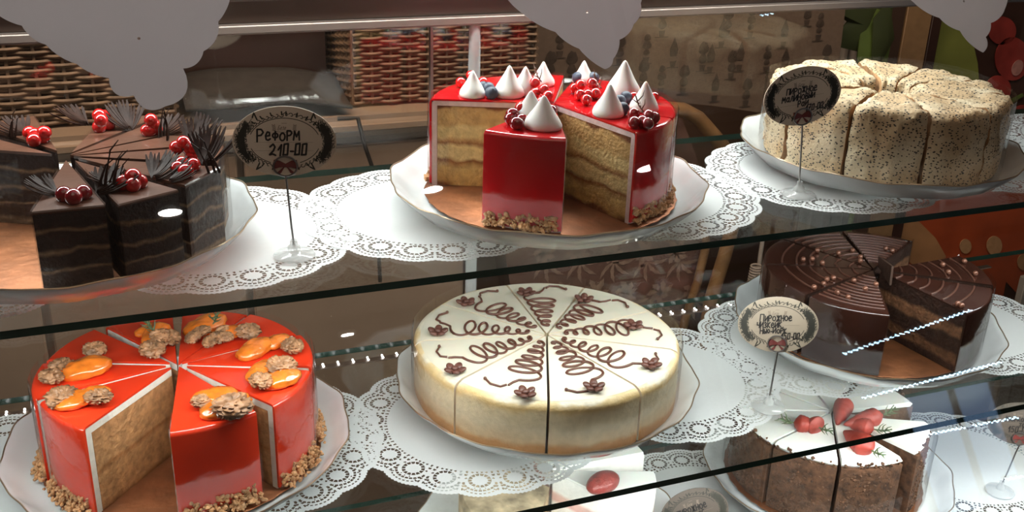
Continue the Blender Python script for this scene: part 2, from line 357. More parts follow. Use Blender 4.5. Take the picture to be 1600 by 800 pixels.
# back pane and rails
tag(obj('back_glass', boxmesh('back_glass', (SX0, 1.32, 1.046, 1.050, -.56, .150), [M['glass_back'], M['glass_edge']], mf=[1, 1, 0, 1, 0, 1])), 'upright rear glass of the case behind the shelves mirroring the red cake', 'glass pane')
t = thing('case_top_rail', 'dark brown rail along the top back of the display case', 'rail', (0, 1.03, .15))
m = MB(); prof = [(0, .0), (.0, .02), (-.012, .035), (-.012, .149), (.045, .149), (.045, 0)]
vs = [(x, y, z) for x in (SX0, 1.32) for y, z in prof]; k = len(prof)
m.add(vs, [(i, (i+1) % k, k+(i+1) % k, k+i) for i in range(k)]+[tuple(range(k)), tuple(range(k, 2*k))[::-1]])
obj('rail_body', m.mesh('rail_body', [M['rail']], 30), t)
obj('metal_lip', boxmesh('metal_lip', (SX0, 1.32, -.006, .012, -.0105, -.0005), [M['aluminium']], bevel=.002), t, label='pale metal lip under the brown rail')
tag(obj('case_roof', boxmesh('case_roof', (SX0, SX1, .845, 1.08, .30, .325), [M['rail']], bevel=.003)), 'brown top panel of the display case above the front glass', 'panel')
tag(obj('glass_support_post', (lambda mb: (mb.revolve([(.0001, -.56), (.0065, -.56), (.0065, .139), (.0001, .139)], 0, 2*pi, 24), mb.mesh('post', [M['foot']], 40))[1])(MB())), 'clear upright acrylic post behind the shelves, left of the red cake top', 'post').location = (aty(741, 100, 1.032).x, 1.032, 0)
# frame of the sliding back door, thin vertical line
tag(obj('door_edge_strip', boxmesh('door_edge_strip', (-.0015, .0015, 0, .006, -.02, .137), [M['aluminium']])), 'thin vertical metal edge strip of the rear sliding glass', 'strip').location = (aty(675, 200, 1.038).x, 1.038, 0)
# led strip under the middle shelf: a carrier with paired diodes
t = thing('led_strip', 'thin strip of paired white diodes along the back of the middle shelf', 'light strip', (0, .995, Z2-.0095))
obj('strip_carrier', boxmesh('strip_carrier', (-.7, 1.1, -.004, .004, -.0025, -.001), [M['rail']]), t)
def diode(): 
    m = MB(); m.sphere((0, -.0023, .0006), .0011, 8, 5); m.sphere((0, .0023, .0006), .0011, 8, 5); return m.mesh('diode', [M['led']], 60)
dm = diode(); x = -.60; n = 0
while x < .93 and n < 95:
    obj('diode', dm, t, (x, 0, 0)); x += .0163; n += 1

# ------------------------------------------------------------------ shop lights that the front glass reflects
def downlight(px, py, label):
    P = mirrored(px, py, z=1.75)
    t = thing('ceiling_downlight', label, 'ceiling lamp', P, group=None)
    m = MB(); m.revolve([(0, 0), (.058, 0), (.058, .004), (0, .004)], 0, 2*pi, 32); obj('lamp_disc', m.mesh('lamp_disc', [M['downlight']], 40), t)
    m = MB(); m.revolve([(.059, -.004), (.075, -.004), (.075, .03), (.059, .03)], 0, 2*pi, 32); obj('lamp_ring', m.mesh('lamp_ring', [M['lamp_body']], 40), t)
for q in ((266, 332, 'round ceiling lamp mirrored over the dark chocolate layer cake'), (676, 296, 'round ceiling lamp mirrored on the gold board left of the red cake'),
          (1011, 263, 'round ceiling lamp mirrored on the right side of the red cake'), (543, 523, 'round ceiling lamp mirrored between the orange cake and the cheesecake'),
          (1376, 408, 'round ceiling lamp mirrored on top of the shiny chocolate cake')):
    downlight(*q)
def led_reflect(a, b, n, t_, label, r=.0023):
    A = mirrored(*a, t=t_); B = mirrored(*b, t=t_*1.12); d = (B-A)
    t = thing('blue_led_strip', label, 'light strip', A)
    m = MB(); m.tube([(0, 0, 0), d*.5, d], .004, 6); obj('strip_carrier', m.mesh('strip_carrier', [M['rail']]), t, (GN*.008))
    ms = MB(); ms.sphere((0, 0, 0), r, 10, 6, (1.25, .8, .8)); me = ms.mesh('diode', [M['led_blue']], 60)
    for i in range(n): obj('diode', me, t, d*(i/(n-1)))
led_reflect((1322, 553), (1518, 485), 26, 1.3, 'row of cool diodes mirrored across the shiny chocolate cake')
led_reflect((1352, 622), (1564, 567), 28, 1.3, 'row of cool diodes mirrored below the plate of the chocolate cake')
led_reflect((1432, 683), (1507, 669), 11, 1.3, 'short row of cool diodes mirrored right of the carrot cake')
led_reflect((1525, 665), (1590, 653), 9, 1.3, 'short row of cool diodes mirrored over the dark blue price card')
led_reflect((1576, 749), (1600, 745), 4, 1.3, 'short row of cool diodes mirrored at the lower right corner')

# ------------------------------------------------------------------ doilies
def doily_mesh(n=20):
    w = pi/n
    def P(u, s): a = u*w; return Vector((s*cos(a), s*sin(a)))
    holes = []
    def trap(c, ang, d0, d1, w0, w1):
        dx = Vector((cos(ang), sin(ang))); dy = Vector((-dx.y, dx.x))
        dd = (d1-d0)*.07; d0 -= dd; d1 += dd; w0 *= 1.5; w1 *= 1.5
        holes.append([c+dx*d0-dy*w0, c+dx*d1-dy*w1, c+dx*d1+dy*w1, c+dx*d0+dy*w0])
    c = Vector((.795, 0))
    for k in range(14):
        a = 2*pi*(k+.5)/14; trap(c, a, .058, .080, .0055, .0105)
    for k in range(11):                                   # fan above the round motif
        a = radians(-72+144*k/10); trap(c, a, .112, .128, .0065, .0085)
    for k in range(9):
        a = radians(-46+92*k/8); trap(c, a, .150, .160, .006, .006)
    for k in range(3): trap(c+Vector((.012, 0)), radians(-25+25*k), .082, .092, .003, .003)
    for sgn in (-1, 1):
        for u, s, ln, wd, an in ((.80, .700, .022, .006, 0), (.84, .735, .018, .009, 20), (.80, .775, .016, .006, 60), (.86, .835, .024, .006, 0), (.86, .868, .016, .008, 0), (.70, .905, .014, .005, 60), (.88, .905, .022, .005, 10), (.45, .700, .014, .007, 30)):
            trap(P(u*sgn, s), radians(an)*sgn, -ln/2, ln/2, wd, wd*.55)
    for u in (-.15, .15): trap(P(u, .698), 0, -.007, .007, .006, .004)
    bound = []; NE = 20
    inner = [P(-1+2*i/8, .655) for i in range(9)]
    outer = []
    for i in range(NE+1):
        u = -1+2*i/NE; s = .985 - .030*abs(u)**2.2 + (.0045 if i % 2 else -.0045)
        outer.append(P(u, s))
    outer[0] = P(-1, .952); outer[-1] = P(1, .952)
    loop = inner+outer[::-1]
    co = [v for v in loop]; ed = [(i, (i+1) % len(loop)) for i in range(len(loop))]
    for h in holes:
        o = len(co); co += h; ed += [(o+i, o+(i+1) % 4) for i in range(4)]
    V, E_, F_, *_ = delaunay_2d_cdt(co, ed, [], 0, 1e-6)
    def inside(p, poly):
        r = False; j = len(poly)-1
        for i in range(len(poly)):
            a, b = poly[i], poly[j]
            if (a[1] > p[1]) != (b[1] > p[1]) and p[0] < (b[0]-a[0])*(p[1]-a[1])/(b[1]-a[1])+a[0]: r = not r
            j = i
        return r
    tris = []
    for f in F_:
        q = (V[f[0]]+V[f[1]]+V[f[2]])/3
        if inside(q, loop) and not any(inside(q, h) for h in holes): tris.append(f)
    m = MB()
    for s in range(n):
        R = Matrix.Rotation(2*w*s, 2); m.add([tuple(R @ v)+(0,) for v in V], tris)
    ring = [(.655*cos(-w+2*w*i/8), .655*sin(-w+2*w*i/8), 0) for i in range(8*n)]
    m.add(ring+[(0, 0, 0)], [(i, (i+1) % len(ring), len(ring)) for i in range(len(ring))])
    return m.mesh('doily', [M['doily']], 0, 2e-5)
DM = doily_mesh()
def doily(x, y, z, rx, ry, rot, label):
    # the oval is a scaled disc: the whole lace pattern stretches with it
    o = obj('lace_doily', DM, None, (x, y, z+.0006), (0, 0, 0), (rx, ry, 1))
    tag(o, label, 'doily')
DR = .126
for x, y, z, k, rt, lb in ((-.125, .872, Z1, 0, .1, 'round white lace doily at the far left under the dark chocolate cake'), (.072, .874, Z1, 1, .5, 'round white lace doily under the Реформ price card'),
    (.268, .878, Z1, 2, .2, 'round white lace doily under the left half of the red cake plate'), (.470, .864, Z1, 1, .9, 'round white lace doily under the right half of the red cake plate'),
    (.695, .866, Z1, 2, .3, 'round white lace doily under the left half of the speckled cake plate'), (.895, .872, Z1, 0, .0, 'round white lace doily under the right half of the speckled cake plate'),
    (1.10, .876, Z1, 1, .7, 'round white lace doily at the far right end of the top shelf'),
    (-.115, .850, Z2, 0, .4, 'round white lace doily under the left half of the orange cake plate'), (.084, .852, Z2, 1, .1, 'round white lace doily under the right half of the orange cake plate'),
    (.2975, .8243, Z2, 2, .0, 'round white lace doily under the left half of the cheesecake plate'), (.5076, .8418, Z2, 1, .2, 'round white lace doily between the cheesecake plate and the foot of a price card'),
    (.707, .863, Z2, 2, .6, 'round white lace doily under the left half of the chocolate cake plate'), (.905, .850, Z2, 0, .3, 'round white lace doily under the right half of the chocolate cake plate'),
    (.40, .860, Z3, 0, .1, 'round white lace doily under the strawberry cake plate on the lowest shelf'), (.600, .866, Z3, 1, .4, 'round white lace doily on the lowest shelf behind the tilted dark price card'),
    (.790, .850, Z3, 2, .2, 'round white lace doily under the carrot cake plate'), (.965, .842, Z3, 1, .5, 'round white lace doily on the lowest shelf right of the carrot cake')):
    tag(obj('lace_doily', DM, None, (x, y, z+.0005+.0005*k), (0, 0, rt), (DR, DR, 1)), lb, 'doily')

# ------------------------------------------------------------------ plates and boards
def wav(r, z, a):
    k = max(0, (r-.10)/.048)
    return (r*(1+.010*k*cos(12*a)+.004*k*cos(24*a+1)), z+.0012*k*cos(12*a+.6))
def plate_mesh():
    m = MB()
    prof = [(0, .006), (.070, .006), (.105, .0062), (.118, .0070), (.126, .0092), (.134, .0148), (.1420, .0235), (.1455, .0264), (.1470, .0272), (.1465, .0255), (.138, .0165), (.128, .0070), (.115, .0042), (.100, .0012), (.086, 0), (.082, .002), (0, .002)]
    m.revolve(prof, 0, 2*pi, 144, closed=False, fr=wav); return m.mesh('plate_body', [M['porcelain']], 60, 1e-5)
def rim_mesh():
    m = MB(); pts = []
    for i in range(180):
        a = 2*pi*i/180; r, z = wav(.1468, .0272, a); pts.append((r*cos(a), r*sin(a), z))
    m.tube(pts, .0007, 5, closed=True); return m.mesh('gold_rim', [M['gold_line']], 60)
PM, RM = plate_mesh(), rim_mesh()
def plate(x, y, z, label, rz=0, s=1.0):
    t = thing('porcelain_plate', label, 'plate', (x, y, z+.0018), rz); t.scale = (s, s, 1)
    obj('plate_body', PM, t); obj('gold_rim', RM, t); return t
def board(x, y, z, R, label, sq=False):
    m = MB(); m.revolve([(0, .0114), (R-.001, .0114), (R, .0119), (R, .0127), (R-.001, .0133), (0, .0133)], 0, 2*pi, 96, closed=False, fr=(lambda r, zz, a: (r*(1+.006*cos(36*a) if r > .5*R else 1), zz)))
    tag(obj('cake_board', m.mesh('cake_board', [M['board']], 40), None, (x, y, z)), label, 'cake board')
CR, CF, CK = Vector((.378, .853, 0)), Vector((-.039, .872, 0)), Vector((.760, .866, 0))
CO, CZ, CH = Vector((.027, .845, 0)), Vector((.379, .849, 0)), Vector((.772, .848, 0))
CC, CS = Vector((.765, .860, 0)), Vector((.400, .862, 0))
plate(CR.x-.002, CR.y+.006, Z1, 'white wavy edged plate under the red glazed cake', .1)
plate(CF.x, CF.y+.006, Z1, 'white wavy edged plate under the dark chocolate layer cake', .3)
plate(CK.x+.006, CK.y+.005, Z1, 'white wavy edged plate under the speckled ring cake', .2)
plate(CO.x, CO.y+.002, Z2, 'white wavy edged plate under the orange glazed cake with walnuts', .15)
plate(CZ.x, CZ.y, Z2, 'white wavy edged plate under the cheesecake', .05, 1.02)
plate(CH.x+.002, CH.y+.005, Z2, 'white wavy edged plate under the shiny chocolate cake', .25)
plate(CC.x, CC.y+.006, Z3, 'white wavy edged plate under the carrot cake', .1)
plate(CS.x, CS.y, Z3, 'white wavy edged plate under the strawberry topped cake', .1)
board(CR.x+0.004, CR.y+0.014, Z1, .119, 'round copper gold board under the red cake')
board(CF.x+0.002, CF.y+0.012, Z1, .119, 'round copper gold board under the dark chocolate layer cake')
board(CK.x+0.012, CK.y+0.01, Z1, .116, 'round copper gold board under the speckled cake')
board(CO.x+0.003, CO.y+0.003, Z2, .119, 'round copper gold board under the orange glazed cake')
board(CH.x+0.005, CH.y+0.01, Z2, .119, 'round copper gold board under the shiny chocolate cake')
board(CC.x+0, CC.y+0.012, Z3, .118, 'round copper gold board under the carrot cake')
BZ = .0136

# ------------------------------------------------------------------ toppings (meshes shared by every copy)
def lump(seed, amp, fr):
    off = Vector((seed*3.1, seed*1.7, seed*5.3))
    return lambda d: 1+amp*noise.noise(d*fr+off)
def walnut_mesh(seed):
    off = Vector((seed*3.1, seed, -seed))
    def fn(d):
        n = noise.noise(d*4.2+off); rid = 1-abs(n)*2.2
        g = math.exp(-(d.y/.12)**2)*.22
        return .80+.26*rid+.12*(1-abs(noise.noise(d*6+off))*3)-g-.04
    m = MB(); m.sphere((0, 0, 0), .0118, 40, 26, (1, .82, .52), fn=fn); return m.mesh('walnut', [M['nut']], 80)
WAL = [walnut_mesh(i+1) for i in range(4)]
def apricot_mesh(seed):
    off = Vector((seed, seed*2, 0))
    def fn(d): return 1+.10*noise.noise(d*2.5+off)+.05*noise.noise(d*7+off)-.12*math.exp(-((d.x*.9+d.y*.4)/.2)**2)*(1 if d.z > 0 else 0)
    m = MB(); m.sphere((0, 0, 0), .0165, 36, 22, (1, .62, .34), fn=fn); return m.mesh('dried_apricot', [M['apricot']], 80)
APR = [apricot_mesh(i+1) for i in range(4)]
def berry_mesh(mat, r, name='currant'):
    m = MB(); m.sphere((0, 0, 0), r, 20, 14, (1, 1, .96), 0)
    for k in range(6):
        a = k*pi/3; m.add([(cos(a-.4)*r*.12, sin(a-.4)*r*.12, r*.93), (cos(a+.4)*r*.12, sin(a+.4)*r*.12, r*.93), (cos(a)*r*.26, sin(a)*r*.26, r*1.13)], [(0, 1, 2)], 1)
    m.sphere((0, 0, r*.93), r*.13, 6, 4, mi=1)
    return m.mesh(name, [M[mat], M['calyx'] if name != 'blueberry' else M['blueberry']], 50)
CUR, CURD, BLU = berry_mesh('berry', .0052), berry_mesh('berry_dark', .0052), berry_mesh('blueberry', .0062, 'blueberry')
def kiss_mesh():
    m = MB(); r = .0118
    prof = [(0, 0), (.98, 0), (1.08, .12), (1.09, .30), (1.0, .55), (.84, .82), (.66, 1.10), (.50, 1.38), (.35, 1.66), (.22, 1.92), (.12, 2.10), (0, 2.20)]
    m.revolve([(a*r, b*r) for a, b in prof], 0, 2*pi, 36, closed=False, fr=lambda R, z, a: (R*(1+.025*sin(3*a+z*300)), z)); return m.mesh('meringue_kiss', [M['meringue']], 70, 1e-5)
KISS = kiss_mesh()
def sprig_mesh(n, L_, mat, r=.0007, seed=0):
    rnd = random.Random(seed); m = MB()
    m.tube([(0, 0, 0), (.002, .001, L_*.5), (.001, .003, L_)], r*.9, 5)
    for i in range(n):
        z0 = L_*(.12+.75*i/n); a = i*2.4; up = L_*.35; out = L_*(.30+.15*rnd.random())
        m.tube([(.001, .001, z0), (cos(a)*out*.6, sin(a)*out*.6, z0+up*.4), (cos(a)*out, sin(a)*out, z0+up)], r, 5, taper=lambda t: 1-.7*t)
    return m
SPR = sprig_mesh(9, .016, 'rosemary', .0008, 3).mesh('rosemary_sprig', [M['rosemary']], 60)
TWIG = sprig_mesh(5, .018, 'twig', .0007, 5).mesh('dry_sprig', [M['twig']], 60)
def flower_mesh():
    m = MB()
    for k in range(5):
        a = 2*pi*k/5+.3; R = Matrix.Rotation(a, 3, 'Z') @ Matrix.Rotation(radians(-24), 3, 'Y')
        m.sphere((cos(a)*.0054, sin(a)*.0054, .0030), .0044, 14, 10, (1, .78, .45), rot=R)
    m.sphere((0, 0, .0042), .0030, 12, 8, (1, 1, .6)); return m.mesh('chocolate_flower', [M['bean']], 70)
FLO = flower_mesh()
def fan_mesh(seed, nf=9, L_=.030):
    """a broad curved shaving of chocolate whose outer rim ends in a ragged fringe"""
    rnd = random.Random(seed); m = MB(); th = .0008; W_ = 92
    for i in range(nf*2):
        n2 = nf*2; a0 = radians(-W_/2+W_*i/n2); full = radians(W_/n2); ln = L_*(.78+.35*rnd.random()); K = 8; vs = []; base = .72 if i % 2 else .82
        for k in range(K+1):
            t = k/K; r = L_*.10+ln*t*.9; z = .001+.012*t**1.6+.002*cos(a0*3)
            e = 0 if t < base else (t-base)/(1-base)
            b0 = a0+full*.38*e; b1 = a0+full-full*.38*e
            for o in (0, th): vs += [(r*cos(b0), r*sin(b0), z+o), (r*cos(b1), r*sin(b1), z+o)]
        fs = []
        for k in range(K):
            q = 4*k; fs += [(q, q+1, q+5, q+4), (q+2, q+6, q+7, q+3), (q, q+4, q+6, q+2), (q+1, q+3, q+7, q+5)]
        fs += [(0, 2, 3, 1), (4*K, 4*K+1, 4*K+3, 4*K+2)]; m.add(vs, fs)
    return m.mesh('chocolate_fan', [M['choc_dark']], 50)
FAN = [fan_mesh(i, 5+i) for i in range(3)]
def curl_mesh(h=.036):
    m = MB()
    for k, (dx, hh) in enumerate(((0, 1), (.005, .8), (-.004, .65))):
        m.tube([(dx, 0, 0), (dx+.003, .001, h*hh*.4), (dx+.007, .0, h*hh*.8), (dx+.013, -.001, h*hh)], .0013, 5, taper=lambda t: 1-.75*t)
    return m.mesh('chocolate_curl', [M['choc_dark']], 60)
CURL = curl_mesh()
PEARL = (lambda m: (m.sphere((0, 0, 0), .0030, 14, 10), m.mesh('chocolate_pearl', [M['pearl']], 80))[1])(MB())
def crumb_mesh(R, w, n, seed, zmax=.011, spread=.008, mat='crumb'):
    rnd = random.Random(seed); m = MB()
    for i in range(n):
        a = -w/2+.022+(w-.044)*rnd.random(); z = rnd.random()**1.6*zmax; r = R+spread*(1-z/zmax)*rnd.random()
        s = .0010+.0012*rnd.random(); Rm = Matrix.Rotation(rnd.random()*6, 3, Vector((rnd.random(), rnd.random(), .3)))
        m.sphere((r*cos(a), r*sin(a), z+s*1.5), s, 6, 4, (1.3, 1, .8), rot=Rm, fn=lump(i, .5, 2))
    return m.mesh('nut_crumbs', [M[mat]], 40)

# ------------------------------------------------------------------ slices
class Cake:
    def __init__(s, C, z, R, h): s.C = C; s.z = z+BZ; s.R = R; s.h = h; s.sl = []
    def slice(s, deg, wdeg, name, label, group, out=0.0, shift=(0, 0)):
        """thing whose local +x points outwards from the middle of the cake"""
        a = radians(deg); P = s.C+Vector((cos(a), sin(a), 0))*out+Vector((shift[0], shift[1], 0))
        t = thing(name, label, 'cake slice', (P.x, P.y, s.z), a, group)
        s.sl.append((t, deg, wdeg, P)); return t
    def local(s, t, P): # world -> local of the slice
        e = t.rotation_euler.z; d = Vector(P)-t.location; return Matrix.Rotation(-e, 3, 'Z') @ d
    def owner(s, P, only=None):
        best = None
        for q in s.sl:
            l = s.local(q[0], P); d = abs(degrees(atan2(l.y, l.x)))/max(q[2], 1)*2 + (5 if l.length > s.R*1.1 else 0)
            if best is None or d < best[0]: best = (d, q[0])
        return best[1]
    def put(s, name, me, px, py, dz=0, rz=0, sc=1, tilt=(0, 0), z=None, t=None):
        P = at(px, py, (s.z+s.h+dz) if z is None else z)
        t = t or s.owner(P); l = s.local(t, P)
        rad = {'currant': .0058, 'blueberry': .0066, 'meringue_kiss': .0130, 'walnut': .0112, 'dried_apricot': .0120, 'chocolate_pearl': .0035}.get(name)
        if rad:
            hw = radians(next(q[2] for q in s.sl if q[0] is t)/2-.8); yl = (l.x*sin(hw)-rad*sc)/cos(hw)
            if yl > 0: l.y = max(-yl, min(yl, l.y))
        l.z = s.h+dz if z is None else z-s.z
        return obj(name, me, t, l, (tilt[0], tilt[1], rz-t.rotation_euler.z), sc)
def arc(R, r2, z0, z1, a, n=4): pass
def shell_prof(Ri, Ro, h1, h2, b=.004, n=4, z0=0, rim=0):
    p = [(.0, h1), (Ri, h1), (Ri, z0), (Ro, z0)]
    for i in range(n+1):
        q = pi/2*i/n; p.append((Ro-b+b*cos(q), h2-b+b*sin(q)))
    return p+[(0, h2)]
def wedge(mat, cut, prof, w, name, n=12, wob=0, seed=0):
    m = MB(); fr = None
    if wob: fr = lambda r, z, a: (r*(1+wob*noise.noise(Vector((a*3, z*30, seed)))), z)
    m.revolve(prof, -w/2, w/2, n, 0, 1, fr=fr); return m.mesh(name, [M[mat], M[cut]], 40)
def film_mesh(R, w, h, sides=.0, seed=0, n=14, both=True):
    m = MB(); pts = []
    if sides:
        a = -w/2; pts += [(cos(a)*(R-sides*(1-i/5)), sin(a)*(R-sides*(1-i/5))) for i in range(5)]
    for i in range(n+1):
        a = -w/2+w*i/n; rr = R*(1+.004*noise.noise(Vector((a*6, seed, 0)))); pts.append((cos(a)*rr, sin(a)*rr))
    if sides and both:
        a = w/2; pts += [(cos(a)*(R-sides*(i+1)/5), sin(a)*(R-sides*(i+1)/5)) for i in range(5)]
    k = len(pts); vs = []
    for j in range(5):
        z = .001+h*j/4
        vs += [(x*(1+.006*noise.noise(Vector((x*60, y*60, j+seed)))), y*(1+.006*noise.noise(Vector((x*60, y*60, j+seed)))), z) for x, y in pts]
    fs = [(j*k+i, j*k+i+1, (j+1)*k+i+1, (j+1)*k+i) for j in range(4) for i in range(k-1)]
    m.add(vs, fs); return m.mesh('film_wrap', [M['film']], 80)

# ---- red glazed cake, top shelf
RC = Cake(CR+Vector((.004, .014, 0)), Z1, .112, .084); w = radians(32.7); g = radians(31.2)
r_sp = wedge('red_cut', 'red_cut', [(0, 0), (.1045, 0), (.1045, .077), (0, .077)], g, 'sponge', seed=1)
r_cr = wedge('pink_cream', 'pink_cream', shell_prof(.1047, .1095, .0772, .0816, .003), g, 'cream', wob=.006)
r_gl = wedge('red_glaze', 'red_glaze', shell_prof(.1097, .1118, .0818, .0835, .004, z0=.002), g*1.006, 'glaze', 16)
r_fi = film_mesh(.1138, g*1.02, .084, .02)
r_cb = [crumb_mesh(.1115, g, 150, i, .012, .006) for i in range(2)]
reds = [(234, .002, 'red glazed cake slice standing alone in front with two meringues and dark currants'),
        (301.3, 0, 'red glazed cake slice at the right front, its cream layered cut side facing forward'),
        (334.0, 0, 'red glazed cake slice on the far right behind the one with the open cut side'),
        (6.7, 0, 'red glazed cake slice at the back right of the cake beside the tallest meringue'),
        (39.4, 0, 'red glazed cake slice just right of the narrow dark gap at the back'),
        (77, .003, 'red glazed cake slice just left of the narrow dark gap at the back'),
        (109.7, .003, 'red glazed cake slice at the back left with a tall meringue in its middle'),
        (142.4, .003, 'red glazed cake slice at the far left with its cut side showing')]
for i, (d, o, lb) in enumerate(reds):
    t = RC.slice(d, 32.7, 'red_glazed_cake_slice', lb, 'slices of the red glazed cake', o)
    obj('sponge', r_sp, t); obj('cream', r_cr, t); obj('glaze', r_gl, t); obj('film_wrap', r_fi, t)
    c = obj('nut_crumbs', r_cb[i % 2], t); c['kind'] = 'stuff'
FS = RC.sl[0][0]; FS.scale = (1, 1.16, 1)
for px, py, s in ((738, 151, .95), (795, 150, 1.12), (820, 146, 1.0), (848, 133, .9), (905, 128, .85), (966, 150, 1.0), (973, 150, 1.32), (943, 183, 1.10), (1006, 172, 1.02), (828, 190, 1.05)):
    RC.put('meringue_kiss', KISS, px, py, -.0004, px, s)
RC.put('meringue_kiss', KISS, 855, 201, -.0004, 1, 1.1, t=FS)
for px, py, e in ((722, 127, 0), (735, 118, 1), (753, 128, 0), (841, 128, 2), (836, 146, 0), (850, 140, 1), (856, 150, 0), (848, 160, 0), (897, 138, 0), (908, 133, 1), (920, 128, 2), (929, 136, 1), (906, 148, 0), (918, 148, 0), (930, 146, 0), (916, 158, 0), (990, 150, 0), (1022, 150, 0), (1013, 148, 0)):
    RC.put('currant', CUR, px, py, .0046+.004*e, px, .95+.1*random.random(), tilt=(random.uniform(-2, 2), random.uniform(-1, 1)))
for px, py, e in ((976, 184, 0), (990, 178, 1), (1003, 190, 0), (1013, 181, 1), (1022, 184, 0), (989, 192, 0), (1012, 193, 0)):
    RC.put('currant', CURD, px, py, .0046+.003*e, px, 1.05, tilt=(random.uniform(-2, 2), 0))
for px, py, e in ((788, 180, 0), (797, 166, 2), (803, 186, 0), (797, 178, 1), (818, 170, 2), (826, 184, 0), (810, 193, 0), (818, 188, 0)):
    RC.put('currant', CURD if e < 2 else CUR, px, py, .0048+.003*e, px, 1.05, tilt=(random.uniform(-2, 2), 0), t=FS)
for px, py in ((755, 137), (767, 146), (763, 138), (806, 121), (899, 121), (913, 117), (927, 122), (968, 158), (958, 166), (973, 170), (978, 152), (832, 178)):
    RC.put('blueberry', BLU, px, py, .005, px, 1, tilt=(random.uniform(-1, 1), random.uniform(-1, 1)))
for px, py, me in ((846, 128, TWIG), (940, 138, TWIG), (1008, 178, TWIG)): RC.put('dry_sprig', me, px, py, .006, px, 1.0, tilt=(.4, .5))

# ---- dark chocolate layer cake, top shelf left
FC = Cake(CF+Vector((.002, .012, 0)), Z1, .118, .063); wd = 24.5; g = radians(23.4)
f_sp = wedge('choc_layers', 'choc_layers', [(0, 0), (.117, 0), (.117, .061), (0, .061)], g, 'sponge', 1)
f_gl = wedge('choc_glaze', 'choc_glaze', [(0, .0612), (.1175, .0612), (.1175, .0625), (.1165, .0635), (0, .0635)], g, 'glaze', 1)
f_fi = film_mesh(.1205, g*1.0, .065, .09, 3, 2)
refs = [(271, .012, 'dark chocolate layer slice at the very front left with three currants and a standing curl'), (295.5, .016, 'dark chocolate layer slice second from the front left, under the bright lamp reflection'),
        (321, .012, 'dark chocolate layer slice at the right front below two stacked currant clusters'), (347, .006, 'dark chocolate layer slice on the right with a tall fringed fan at its edge'),
        (13, .004, 'dark chocolate layer slice at the right back beside the price card'), (38, .004, 'dark chocolate layer slice at the back under the tip of the hanging lace'),
        (63, .01, 'dark chocolate layer slice at the back, right of the open gap'),
        (112, .018, 'dark chocolate layer slice at the back left, left of the open gap'), (140, .014, 'dark chocolate layer slice at the far left with film on its pale cut side')]
for i, (d, o, lb) in enumerate(refs):
    t = FC.slice(d, wd, 'chocolate_layer_slice', lb, 'slices of the dark chocolate layer cake', o)
    obj('sponge', f_sp, t); obj('glaze', f_gl, t); obj('film_wrap', f_fi, t)
def cluster(ck, px, py, pts, me=CUR, t=None, base=.0046):
    for dx, dy, e in pts: ck.put('currant', me, px+dx, py+dy, base+.0045*e, px+dx, 1.12+.12*random.random(), tilt=(random.uniform(-2, 2), random.uniform(-1, 1)), t=t)
K4 = [(-10, 4, 0), (10, 4, 0), (0, 8, 0), (2, -5, 1), (-3, 1, 1)]
FCs = [q[0] for q in FC.sl]
cluster(FC, 55, 207, [(-17, 2, 0), (-5, 4, 0), (14, 0, 1), (12, 8, 0), (-2, 12, 0)], t=FCs[7])
cluster(FC, 153, 192, [(-15, 2, 0), (-10, -12, 2), (2, -10, 1), (0, 6, 0), (16, 2, 0), (5, -4, 2)], t=FCs[6])
cluster(FC, 242, 200, [(-12, 4, 0), (4, -10, 2), (2, 6, 0), (18, 6, 0), (20, 0, 1)], t=FCs[5])
cluster(FC, 287, 235, [(-13, 0, 1), (0, -12, 2), (4, 8, 1), (14, 2, 1), (8, 16, 0)], t=FCs[3])
cluster(FC, 288, 264, [(-10, 0, 0), (14, -6, 0), (2, 4, 0), (-4, -8, 0)], t=FCs[2])
cluster(FC, 206, 284, [(-13, 2, 0), (2, -8, 1), (12, 0, 0), (2, 5, 0)], t=FCs[1])
cluster(FC, 117, 304, [(-17, 0, 0), (-2, 4, 0), (14, -3, 0)], CURD, t=FCs[0])
for px, py, k, rz, s, si, tl in ((40, 212, 0, 2.2, 1.1, 7, .1), (140, 196, 1, 2.5, 1.1, 6, .0), (205, 205, 2, 1.9, 1.15, 5, -.2), (250, 212, 0, .6, 1.0, 5, 0), (300, 232, 1, 1.0, 1.15, 3, -.3), (318, 262, 2, .9, 1.2, 3, -.5),
                                 (238, 282, 1, .9, 1.1, 1, 0), (150, 305, 0, .8, 1.1, 0, 0), (95, 306, 2, 2.6, .9, 0, 0), (185, 290, 0, 3.2, .8, 1, 0), (262, 285, 0, .4, .8, 2, 0)):
    FC.put('chocolate_fan', FAN[k], px, py, .0005, rz, s*.88, tilt=(0, tl), t=FCs[si])
for px, py, si, s in ((163, 300, 0, 1.1), (176, 298, 0, .8), (262, 218, 5, .9), (252, 215, 5, .8), (336, 270, 3, .9), (18, 214, 7, .7)):
    FC.put('chocolate_curl', CURL, px, py, .0, .2+px, s, t=FCs[si])

